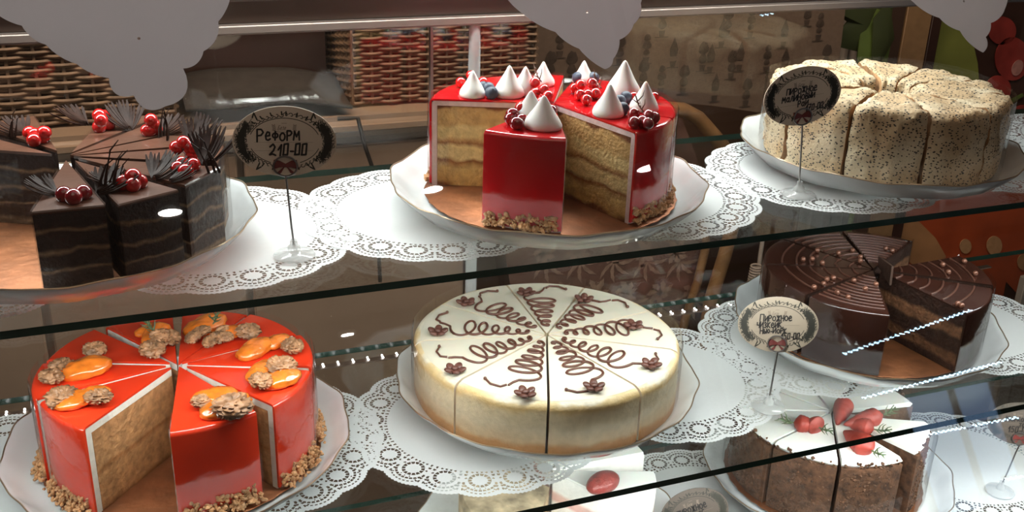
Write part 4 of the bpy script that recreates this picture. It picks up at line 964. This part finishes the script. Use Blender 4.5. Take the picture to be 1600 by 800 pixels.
def price_card(label, bx, by, z, cpx, cpy, yaw, pitch, roll, s, lines, mat='card', side=0):
    """bx,by: pixel of the base on the shelf; card centre at (cpx, cpy), upright above the base"""
    B = at(bx, by, z+.0022); t = thing('price_card_holder', label, 'price card', B, 0)
    obj('clear_base', TB, t, (0, 0, .0003))
    d = ray(cpx, cpy); Cc = EYE+d*((B-EYE).dot(Vector((FW.x, FW.y, 0)))/d.dot(Vector((FW.x, FW.y, 0)))) - B
    to = (EYE-(B+Cc)); to.z = 0; to.normalize(); zz = to; xx = Vector((0, 0, 1)).cross(zz).normalized(); yy = zz.cross(xx)
    Rm = Matrix((xx, yy, zz)).transposed() @ Matrix.Rotation(yaw, 3, 'Y') @ Matrix.Rotation(pitch, 3, 'X') @ Matrix.Rotation(roll, 3, 'Z')
    c = obj('card', card_mesh(mat), t, Cc, Rm.to_euler(), s)
    foot = Cc+Rm @ Vector((.0, -.0195, .001))*s
    dn = Cc + Rm @ Vector((0, -.0277, .0018))*s
    m = MB(); m.tube([(0, 0, .010), (dn.x*.35, dn.y*.35, dn.z*.4), (dn.x*.8, dn.y*.8, dn.z*.85), tuple(dn)], .0009, 6)
    obj('wire_stem', m.mesh('wire_stem', [M['wire']], 60), t)
    m = MB(); m.tube([(.0092*cos(a), -.0195+.0080*sin(a), .0024) for a in [2*pi*i/28 for i in range(28)]], .0008, 6, closed=True); obj('ring_clip', m.mesh('ring_clip', [M['wire']], 60), c)
    obj('frame_print', FP, c); obj('pine_print', PP, c); obj('shop_logo', LP, c); obj('bow', BM, c, (0, -.0192, 0), None, 1.15, label='small burgundy bow at the foot of the card'); 
    m = MB(); rnd = random.Random(len(label))
    for (tx, x, y, h, w, rise) in lines: write(m, tx, x, y, h, w, .0006, rnd=rnd, rise=rise)
    obj('handwriting', m.mesh('handwriting', [M['ink']], 0), c)
    return t
price_card('oval cream price card reading Реформ 210-00 on a clear foot', 460, 400, Z1, 445, 221, radians(-4), radians(-3), radians(-1), 1.0,
           [('Реформ', -.0215, .0005, .0094, .0014, .02), ('210-00', -.0120, -.0112, .0090, .0015, .02)])
price_card('oval cream price card reading пирожное малиновый рай 170-00 before the speckled cake', 1247, 305, Z1, 1254, 150, radians(32), radians(0), radians(6), 1.02,
           [('пирожное', -.0170, .0030, .0072, .0011, .02), ('малиновый', -.0215, -.0038, .0072, .0011, .03), ('рай', -.0050, -.0096, .0070, .0011, .03), ('170-00', .0035, -.0148, .0058, .0011, .03)])
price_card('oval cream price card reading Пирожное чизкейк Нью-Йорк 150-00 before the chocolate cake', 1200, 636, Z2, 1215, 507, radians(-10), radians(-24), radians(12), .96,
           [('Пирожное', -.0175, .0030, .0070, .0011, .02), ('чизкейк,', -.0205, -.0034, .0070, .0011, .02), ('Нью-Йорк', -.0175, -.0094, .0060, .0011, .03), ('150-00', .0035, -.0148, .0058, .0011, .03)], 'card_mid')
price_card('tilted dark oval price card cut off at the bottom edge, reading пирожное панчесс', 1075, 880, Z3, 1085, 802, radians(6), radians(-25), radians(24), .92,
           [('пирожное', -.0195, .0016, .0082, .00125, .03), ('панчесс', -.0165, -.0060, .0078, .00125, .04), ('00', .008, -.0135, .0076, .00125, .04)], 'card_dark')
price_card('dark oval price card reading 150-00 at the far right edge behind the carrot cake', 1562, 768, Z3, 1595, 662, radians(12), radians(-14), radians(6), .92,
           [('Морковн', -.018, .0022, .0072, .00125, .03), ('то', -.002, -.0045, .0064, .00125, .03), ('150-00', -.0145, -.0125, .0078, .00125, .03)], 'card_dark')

# ------------------------------------------------------------------ lace papers stuck at the top of the front glass
def lace(label, outline, hole):
    """outline in pixels from the left end round the lower scallops to the right end; the top runs up under the case roof"""
    P = [glass_hit(x, y, -.0052) for x, y in outline]
    top = [gpt(P[-1].x, .325, -.0052), gpt(P[0].x, .325, -.0052)]
    P += top; O = P[0].copy(); X = Vector((1, 0, 0)); Y = Vector((0, sin(GL_A), cos(GL_A)))
    co = [Vector(((p-O).dot(X), (p-O).dot(Y))) for p in P]; hc = glass_hit(*hole, -.0052); h = Vector(((hc-O).dot(X), (hc-O).dot(Y)))
    hv = [h+Vector((cos(k*pi/4), sin(k*pi/4)))*.0011 for k in range(8)]; n = len(co)
    ed = [(i, (i+1) % n) for i in range(n)]+[(n+i, n+(i+1) % 8) for i in range(8)]
    V, E_, F_, *_ = delaunay_2d_cdt(co+hv, ed, [], 0, 1e-6)
    def inside(p, poly):
        r = False; j = len(poly)-1
        for i in range(len(poly)):
            a, b = poly[i], poly[j]
            if (a[1] > p[1]) != (b[1] > p[1]) and p[0] < (b[0]-a[0])*(p[1]-a[1])/(b[1]-a[1])+a[0]: r = not r
            j = i
        return r
    m = MB(); tr = [f for f in F_ if inside(sum((V[i] for i in f), Vector((0, 0)))/len(f), co) and not inside(sum((V[i] for i in f), Vector((0, 0)))/len(f), hv)]
    m.add([X*v.x+Y*v.y for v in V], tr)
    o = obj('lace_paper_valance', m.mesh('lace_paper_valance', [M['sticker']], 0), None, O); tag(o, label, 'lace paper')
    md = o.modifiers.new('paper', 'SOLIDIFY'); md.thickness = .0003; md.offset = 0
def scal(pts, depth, n=8):
    """bulge every leg of the outline outwards like a paper scallop"""
    out = []
    for (a, b), dp in zip(zip(pts, pts[1:]), depth):
        a = Vector(a); b = Vector(b); d = b-a; nn = Vector((-d.y, d.x)).normalized()
        for i in range(n): t = i/n; q = a+d*t+nn*dp*sin(pi*t)**.8; out.append((q.x, q.y))
    return out+[tuple(pts[-1])]
lace('pale scalloped lace paper hanging at the top left over the dark chocolate cake',
     scal([(-60, -25), (-2, 24), (34, 40), (72, 70), (120, 100), (170, 122), (209, 149), (259, 166), (286, 107), (318, 80), (341, 34), (362, -25)], [4, 2, 5, 4, 4, 14, 14, 20, 8, 9, 6]), (217, 60))
lace('pale scalloped lace paper hanging at the top middle above the red cake',
     scal([(780, -22), (818, 22), (868, 50), (905, 76), (945, 108), (958, 92), (968, 62), (990, 38), (1001, 5), (1004, -22)], [4, 3, 3, 3, 4, 3, 4, 5, 2]), (917, 19))
lace('pale scalloped lace paper hanging at the top right above the speckled cake',
     scal([(1410, -24), (1428, 4), (1468, 28), (1500, 48), (1536, 82), (1540, 58), (1548, 36), (1570, 14), (1574, -24)], [3, 3, 3, 4, 5, 3, 4, 3]), (1506, 2))

# ------------------------------------------------------------------ behind the case, left: cabinet with baskets
CT = -.085
t = thing('back_cabinet', 'beige cabinet counter behind the case with a pale rounded edge', 'cabinet', (-.1, 1.50, CT))
Xe = aty(745, 230, 1.5).x+.1
obj('worktop', boxmesh('worktop', (-1.2, Xe, 0, .75, -.032, 0), [M['counter_edge']], bevel=.012), t)
obj('cabinet_body', boxmesh('cabinet_body', (-1.2, Xe-.01, .03, .73, -1.0, -.033), [M['counter']]), t)
xs = [-1.2, -.55, -.02, .27, Xe-.012]
for a, b in zip(xs, xs[1:]):
    dz = obj('cabinet_door', boxmesh('cabinet_door', (a+.005, b-.005, .012, .029, -.98, -.045), [M['counter']], bevel=.003), t)
def weave(L_, H, pitch, rowh, seed=0, lean=0):
    m = MB(); rows = int(H/rowh); k = int(L_/pitch)
    for j in range(rows):
        pts = []
        for i in range(k*4+1):
            x = L_*i/(k*4); pts.append((x-L_/2, -.0042*cos(pi*i/4+pi*j)-lean*j, rowh*(j+.5)+.0009*noise.noise(Vector((x*20, j, seed)))))
        m.tube(pts, rowh*.46, 5)
    for i in range(k+1):
        x = L_*i/k-L_/2; m.tube([(x, 0, 0), (x, -lean*rows, H)], .0028, 5)
    return m
def basket(label, cx, y, z, L_, D, H, pitch, rowh, seed):
    t = thing('wicker_basket', label, 'basket', (cx, y, z))
    obj('front_weave', weave(L_, H, pitch, rowh, seed).mesh('front_weave', [M['wicker']], 60), t, (0, 0, .004))
    side = weave(D, H, pitch, rowh, seed).mesh('side_weave', [M['wicker']], 60)
    obj('side_weave', side, t, (L_/2, D/2, .004), (0, 0, pi/2)); obj('side_weave', side, t, (-L_/2, D/2, .004), (0, 0, -pi/2))
    m = MB()
    for r_ in range(3): m.tube([(-L_/2, -.003*r_, H+.004*r_), (L_/2, -.003*r_, H+.004*r_), (L_/2, D, H+.004*r_), (-L_/2, D, H+.004*r_)], .006, 6, closed=True)
    obj('rim', m.mesh('rim', [M['wicker']], 60), t)
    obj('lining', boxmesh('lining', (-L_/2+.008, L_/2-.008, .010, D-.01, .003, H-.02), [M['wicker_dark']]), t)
bl = aty(275, 190, 1.56).x; basket('large wicker basket at the far left behind the dark chocolate cake', bl-.30, 1.56, CT, .60, .35, .26, .034, .0062, 1)
b0, b1 = aty(553, 190, 1.56).x, aty(832, 190, 1.56).x; basket('wicker basket behind the rear glass, left of the printed fabric', (b0+b1)/2, 1.56, CT, b1-b0, .35, .27, .029, .0058, 2)
# dark tray with cloth between the baskets
g0, g1 = aty(285, 170, 1.62).x, aty(520, 170, 1.62).x
t = thing('dark_crate', 'dark brown crate with upright sticks between the two baskets', 'crate', ((g0+g1)/2, 1.66, CT))
W2 = (g1-g0)/2
m = MB(); m.box(-W2, W2, 0, .012, .03, .17); m.box(-W2, W2, .28, .292, .03, .2); m.box(-W2, -W2+.012, .012, .28, .03, .19); m.box(W2-.012, W2, .012, .28, .03, .19); m.box(-W2, W2, 0, .292, .018, .03)
obj('crate_body', m.mesh('crate_body', [M['dark_print']], 0), t)
m = MB(); rnd = random.Random(3)
for i in range(26): x = rnd.uniform(-W2*.9, -.01); m.tube([(x, .03, .04), (x+rnd.uniform(-.02, .02), rnd.uniform(.02, .05), .17+rnd.uniform(0, .06))], .0016, 5)
obj('thin_sticks', m.mesh('thin_sticks', [M['wicker']], 60), t)
CX0, CX1 = bl+.012-(g0+g1)/2, b0-.012-(g0+g1)/2
m = MB(); K = 30; vs = []
for i in range(K+1):
    for j in range(9):
        x = CX0+(CX1-CX0)*i/K; y = .0+.13*j/8; z_ = .006+.010*noise.noise(Vector((x*9, y*9, 0)))+.02*(j/8)+(.018*math.exp(-((x+.05)/.12)**2))
        vs.append((x, y, z_))
m.add(vs, [(i*9+j, (i+1)*9+j, (i+1)*9+j+1, i*9+j+1) for i in range(K) for j in range(8)])
o = obj('folded_grey_cloth', m.mesh('folded_grey_cloth', [M['grey_cloth']], 80), None, ((g0+g1)/2+.0, 1.515, CT+.003)); md = o.modifiers.new('t', 'SOLIDIFY'); md.thickness = .004; md.offset = 1
tag(o, 'grey cloth spread on the cabinet between the baskets', 'cloth')
# yellow-green bowl and glass jar on the crate
m = MB(); m.revolve([(0, 0), (.03, 0), (.055, .03), (.062, .055), (.058, .055), (.05, .03), (.028, .006), (0, .006)], 0, 2*pi, 32, closed=False)
P = aty(336, 62, 1.72); tag(obj('green_bowl', m.mesh('green_bowl', [M['apple_green']], 60), None, (P.x, 1.80, CT+.172)), 'yellow green bowl behind the lace at the top left', 'bowl')
m = MB(); m.revolve([(0, 0), (.035, 0), (.030, .02), (.018, .035), (.03, .07), (.036, .12), (.032, .12), (.026, .07), (.012, .035), (0, .03)], 0, 2*pi, 32, closed=False)
P = aty(400, 62, 1.72); tag(obj('pale_vase', m.mesh('pale_vase', [M['curtain']], 60), None, (P.x+.03, 1.86, CT+.172)), 'pale vase standing on the dark crate below the brown rail', 'vase')
# cable
m = MB(); pp = [(528, 206, 1.49), (548, 209, 1.488), (560, 214, 1.486), (570, 228, 1.480), (576, 245, 1.480), (582, 262, 1.480), (586, 300, 1.480), (590, 360, 1.480), (594, 440, 1.480)]
pp = [aty(*q) for q in pp]; pp = [Vector((p.x, p.y, max(p.z, CT+.004) if i < 3 else p.z)) for i, p in enumerate(pp)]
m.tube(pp, .0032, 8); tag(obj('black_cable', m.mesh('black_cable', [M['black_plastic']], 60)), 'black cable running over the cabinet edge behind the case', 'cable')

# ------------------------------------------------------------------ behind the case, middle: armchair and printed fabric
def panel(name, mat, pts, y, th, label=None, cat=None, bev=True, parent=None, wavy=0):
    """upright panel whose outline is the list of pixels, at depth y"""
    P = [aty(px, py, y) for px, py in pts]; m = MB(); n = len(P); c = sum(P, Vector((0, 0, 0)))/n
    vs = [p-c for p in P]+[p-c+Vector((0, th, 0)) for p in P]
    m.add(vs, [tuple(range(n)), tuple(range(n, 2*n))[::-1]]+[(i, n+i, n+(i+1) % n, (i+1) % n) for i in range(n)])
    o = obj(name, m.mesh(name, [M[mat]], 30), parent, c - (parent.location if parent else Vector((0, 0, 0))))
    if cat: tag(o, label, cat)
    return o
YF = 1.75
t = thing('printed_fabric_screen', 'taupe fabric with a print of little potted trees, hung behind the red cake', 'fabric', aty(1050, 200, YF))
fab = panel('fabric', 'fabric', [(822, -60), (1330, -60), (1300, 186), (1200, 178), (1120, 166), (1040, 158), (980, 166), (900, 176), (836, 184)], YF, .03, parent=t)
def topiary(px, py, k, s=1):
    m = MB(); z = 0
    def blob(x, zc, rx, rz): 
        n = 14; m.add([(x+rx*cos(2*pi*i/n)*(1+.12*sin(5*i)), -.0006, zc+rz*sin(2*pi*i/n)*(1+.12*cos(3*i))) for i in range(n)]+[(x, -.0012, zc)], [(i, (i+1) % n, n) for i in range(n)])
    if k == 0: blob(0, .018, .010, .011); blob(0, .000, .008, .008); m.add([(-.001, -.0008, -.008), (.001, -.0008, -.008), (.001, -.0008, .02), (-.001, -.0008, .02)], [(0, 1, 2, 3)])
    if k == 1: m.add([(0, -.0008, .030), (-.008, -.0008, .010), (-.006, -.0008, -.002), (.006, -.0008, -.002), (.008, -.0008, .010)], [(0, 1, 2, 3, 4)]); blob(0, .004, .0075, .006)
    if k == 2: blob(0, .022, .006, .006); blob(0, .010, .0085, .007); blob(0, -.002, .006, .005)
    m.add([(-.006, -.0008, -.010), (.006, -.0008, -.010), (.004, -.0008, -.020), (-.004, -.0008, -.020)], [(0, 1, 2, 3)])
    m.add([(-.012, -.0008, -.020), (.010, -.0008, -.020), (.012, -.0008, -.0215), (-.012, -.0008, -.0215)], [(0, 1, 2, 3)])
    P = aty(px, py, YF-.0005)-t.location; obj('topiary_print', m.mesh('topiary_print', [M['fabric_print']], 0), t, P, None, s)
for i, (px, py, k) in enumerate(((875, 70, 2), (860, 108, 0), (893, 108, 0), (968, 82, 0), (1010, 80, 2), (1052, 86, 1), (1035, 38, 0), (1098, 92, 0), (1110, 95, 1), (1137, 38, 0), (1173, 40, 2), (1128, 55, 1), (1225, 56, 1), (1143, 105, 0), (1156, 92, 1), (1198, 95, 2), (1033, 128, 2), (1068, 128, 0), (1117, 140, 1), (1166, 148, 0), (1246, 150, 1), (1262, 22, 0), (1005, 120, 0), (1226, 100, 1), (1280, 45, 2), (1290, 95, 0))):
    topiary(px, py, k, 1.15)
# damask armchair under the fabric
t = thing('damask_armchair', 'armchair with burgundy damask back and golden wooden arm behind the shelves', 'armchair', aty(980, 480, 1.66))
panel('backrest', 'damask', [(800, 176), (870, 162), (960, 150), (1060, 170), (1090, 250), (1108, 380), (1080, 480), (1020, 560), (900, 600), (820, 590), (790, 400), (785, 260)], 1.66, .07, parent=t)
rnd = random.Random(12); m = MB()
def leaf(m, x, z, a, ln, w_, y=-.001):
    n = 7; L1 = []; R1 = []
    for i in range(n+1):
        u = i/n; ww = w_*sin(pi*u)**.8*(1+.25*sin(u*20)); q = a+.5*u; px_, pz_ = x+ln*u*cos(q), z+ln*u*sin(q)
        L1.append((px_-ww*sin(q), y, pz_+ww*cos(q))); R1.append((px_+ww*sin(q), y, pz_-ww*cos(q)))
    for i in range(n): m.add([L1[i], R1[i], R1[i+1], L1[i+1]], [(0, 1, 2, 3)])
for i in range(15):
    px, py = 850+(i % 5)*52+(i//5 % 2)*24, 395+(i//5)*62
    P = aty(px, py, 1.66)-t.location
    for k in range(7): leaf(m, P.x, P.z, radians(k*51+i*13), rnd.uniform(.022, .036), .0065)
    for k in range(4): leaf(m, P.x+.01, P.z-.02, radians(200+k*45), .045, .004)
obj('damask_leaves', m.mesh('damask_leaves', [M['damask_leaf']], 0), t)
m = MB(); m.tube([aty(px, py, 1.60)-t.location for px, py in ((980, 178), (1030, 170), (1068, 172), (1090, 184), (1108, 204), (1130, 230), (1150, 270), (1150, 330), (1132, 400), (1110, 470), (1096, 560))], .014, 10)
obj('wooden_arm', m.mesh('wooden_arm', [M['wood_gold']], 70), t, label='golden curved wooden arm')
m = MB(); m.tube([aty(px, py, 1.64)-t.location for px, py in ((1086, 300), (1104, 380), (1090, 440), (1070, 500), (1050, 600))], .009, 8); obj('back_frame', m.mesh('back_frame', [M['wood_gold']], 70), t)
for px in (830, 1040):
    P = aty(px, 590, 1.67)-t.location; m = MB(); m.tube([(P.x, P.y, P.z), (P.x, P.y+.02, -1.098-t.location.z)], .018, 8); obj('leg', m.mesh('leg', [M['wood_gold']], 60), t)
# hanging white cord with coiled end near the chair
m = MB(); pts = [aty(px, py, 1.50) for px, py in ((1192, 372), (1188, 398), (1186, 415), (1184, 430))]; m.tube(pts, .004, 8)
for k in range(9): 
    P = aty(1182-.8*k, 416+4*k, 1.49); m.tube([P+Vector((.010*cos(a), .010*sin(a), 0)) for a in [2*pi*i/12 for i in range(12)]], .0018, 5, closed=True)
tag(obj('coiled_cord', m.mesh('coiled_cord', [M['curtain']], 60)), 'pale cord with a coiled end hanging left of the chocolate cake plate', 'cord')

# ------------------------------------------------------------------ behind the case, right: curtain, posts, fruit mural
m = MB(); x0, x1 = aty(1268, 200, 2.2).x, aty(1405, 200, 2.2).x; K = 60; vs = []
for i in range(K+1):
    x = x0+(x1-x0)*i/K; yy = .014*sin(i*.9)+.006*sin(i*2.3)
    for z in (-1.09, 1.2): vs.append((x-x0, yy, z))
m.add(vs, [(2*i, 2*i+2, 2*i+3, 2*i+1) for i in range(K)]); o = obj('hanging_curtain', m.mesh('hanging_curtain', [M['curtain']], 80), None, (x0, 2.2, 0)); md = o.modifiers.new('t', 'SOLIDIFY'); md.thickness = .004
tag(o, 'pale beige curtain hanging behind the top left of the speckled cake', 'curtain')
t = thing('fruit_mural', 'big fruit picture panel at the right: green fruit, red berries and orange flesh', 'picture', aty(1500, 640, 1.95))
def mp(name, mat, pts, dy, n=1): return panel(name, mat, pts, 1.95-dy, .002, parent=t)
base = panel('mural_board', 'dark_print', [(1392, -80), (1760, -80), (1760, 640), (1500, 655), (1405, 560), (1400, 300)], 1.95, .02, parent=t)
def blobpts(cx, cy, rx, ry, n=28, rot=0, a=0): return [(cx+rx*cos(q)*cos(rot)-ry*sin(q)*sin(rot), cy+rx*cos(q)*sin(rot)+ry*sin(q)*cos(rot)) for q in [2*pi*i/n for i in range(n)]]
mp('green_fruit', 'apple_green', blobpts(1440, 130, 90, 140), .004)
for cx, cy, rx, ry in ((1582, 92, 27, 34), (1560, 140, 20, 22), (1566, 48, 22, 22), (1600, 190, 24, 26), (1640, 120, 26, 26), (1650, 40, 30, 30)):
    mp('red_berry', 'cherry_print', blobpts(cx, cy, rx, ry), .006)
mp('berry_shine', 'highlight_print', blobpts(1590, 106, 8, 13, rot=.4), .009)
mp('grape_stalk', 'leaf_green', [(1570, 160), (1598, 146), (1600, 150), (1574, 166)], .009)
mp('orange_flesh', 'pepper', [(1405, 300), (1440, 296), (1500, 280), (1620, 270), (1760, 280), (1760, 470), (1600, 470), (1572, 440), (1560, 500), (1470, 560), (1440, 520), (1420, 420)], .008)
mp('pale_flesh', 'pepper_pale', [(1396, 335), (1430, 340), (1462, 372), (1478, 400), (1470, 440), (1440, 425), (1410, 400)], .011)
for cx, cy, r_ in ((1509, 385, 9), (1554, 384, 12), (1600, 410, 10), (1530, 430, 9)): mp('fruit_seed', 'seed', blobpts(cx, cy, r_, r_*1.25), .012)
def post(label, mat, p0, p1, wpx, y, d=.03):
    a0, b0_ = aty(p0[0], p0[1], y), aty(p0[0]+wpx, p0[1], y); zt, zb = aty(p0[0], p0[1], y).z+.3, -1.0985; x = a0.x; w_ = b0_.x-a0.x
    tag(obj('wooden_post', boxmesh('wooden_post', (x, x+w_, y, y+d, zb, zt), [M[mat]], bevel=.003)), label, 'post')
post('dark brown upright post behind the speckled cake, left of the tan post', 'rail', (1385, 60), None, 24, 1.905)
post('tan upright post behind the speckled cake between two dark posts', 'tan_print', (1411, 60), None, 40, 1.905)
post('narrow dark upright post behind the speckled cake, right of the tan post', 'dark_print', (1452, 60), None, 16, 1.905)
# leaves
t = thing('leafy_plant', 'big dark green leaves behind the speckled cake in front of the curtain', 'plant', aty(1350, 60, 1.80))
def bigleaf(pts, mat, y):
    P = [aty(px, py, y) for px, py in pts]; c = sum(P, Vector())/len(P); m = MB(); n = len(P)
    vs = [p-t.location for p in P]+[c-t.location+Vector((0, -.015, 0))]+[p-t.location+Vector((0, .003, 0)) for p in P]
    m.add(vs, [(i, (i+1) % n, n) for i in range(n)]+[tuple(range(n+1, 2*n+1))[::-1]]+[(i, n+1+i, n+1+(i+1) % n, (i+1) % n) for i in range(n)]); obj('leaf', m.mesh('leaf', [M[mat]], 50), t)
bigleaf([(1292, 12), (1350, 0), (1400, -10), (1390, 40), (1372, 80), (1345, 82), (1296, 70), (1324, 34), (1312, 24)], 'leaf_dark', 1.80)
bigleaf([(1340, 90), (1345, 50), (1372, 14), (1392, 20), (1394, 60), (1384, 110), (1342, 112)], 'leaf_green', 1.79)
bigleaf([(1365, 30), (1390, 0), (1398, 60), (1378, 96), (1362, 110)], 'leaf_dark', 1.775)
m = MB(); P = aty(1368, 100, 1.81)-t.location; m.tube([(P.x, P.y, .08), (P.x+.005, P.y, -.3), (P.x, P.y, -.62)], .006, 8); obj('stem', m.mesh('stem', [M['leaf_green']], 60), t)
m = MB(); m.revolve([(0, 0), (.05, 0), (.065, .20), (.07, .22), (.06, .22), (.055, .19), (0, .19)], 0, 2*pi, 32, closed=False); obj('pot', m.mesh('pot', [M['dark_print']], 60), t, (P.x, P.y, -1.098-t.location.z))
m = MB(); m.tube([(P.x, P.y, -.6), (P.x, P.y, -.85-t.location.z)], .008, 8); obj('trunk', m.mesh('trunk', [M['leaf_dark']], 60), t)
# low right: pale board, bluish tray and planks
tag(obj('pale_side_board', boxmesh('pale_side_board', (0, .55, 0, .03, -.7, 0), [M['counter_edge']], bevel=.003), None, (aty(1425, 600, 1.55).x, 1.55, aty(1425, 560, 1.55).z)), 'beige low board standing behind the right end of the shelves', 'board')
P = aty(1560, 690, 1.25); tag(obj('blue_grey_tray', boxmesh('blue_grey_tray', (-.04, .34, -.06, .04, -.012, 0), [M['cool_board']], bevel=.004), None, (P.x, P.y, P.z)), 'pale blue grey tray at the lower right corner under the dark price card', 'tray')
t = thing('grey_plank_wall_stand', 'grey plank stand at the right edge beside the orange fruit picture', 'stand', aty(1585, 560, 1.30))
for k in range(5):
    obj('plank', boxmesh('plank', (k*.034, k*.034+.031, 0, .015, -.12, .17), [M['grey_wood']], bevel=.002), t, (-.02, 0, 0))
o = obj('stand_post', boxmesh('stand_post', (.13, .15, .016, .04, -1.098-t.location.z, .15), [M['grey_wood']]), t)
# unseen, added for its reflection: wall with a bluish reflection glow, mirrored at lower right
A = mirrored(1530, 700, t=3.4)
struct('wall_front', boxmesh('wall_front', (2.0, 4.4, A.y-.20, A.y-.08, -1.1, 1.9), [M['wall']]))
w_ = struct('reflection_window', boxmesh('reflection_window', (A.x-.24, A.x+.20, A.y-.079, A.y-.06, A.z-.22, A.z+.24), [M['reflection_window_glow']]))
m = MB()
for x0_, x1_ in ((-.26, -.235), (-.01, .01), (.195, .22)): m.box(A.x+x0_, A.x+x1_, A.y-.078, A.y-.04, A.z-.24, A.z+.26)
for z0_, z1_ in ((-.245, -.22), (.24, .265)): m.box(A.x-.26, A.x+.22, A.y-.078, A.y-.04, A.z+z0_, A.z+z1_)
obj('reflection_window_frame', m.mesh('reflection_window_frame', [M['rail']], 0), w_)
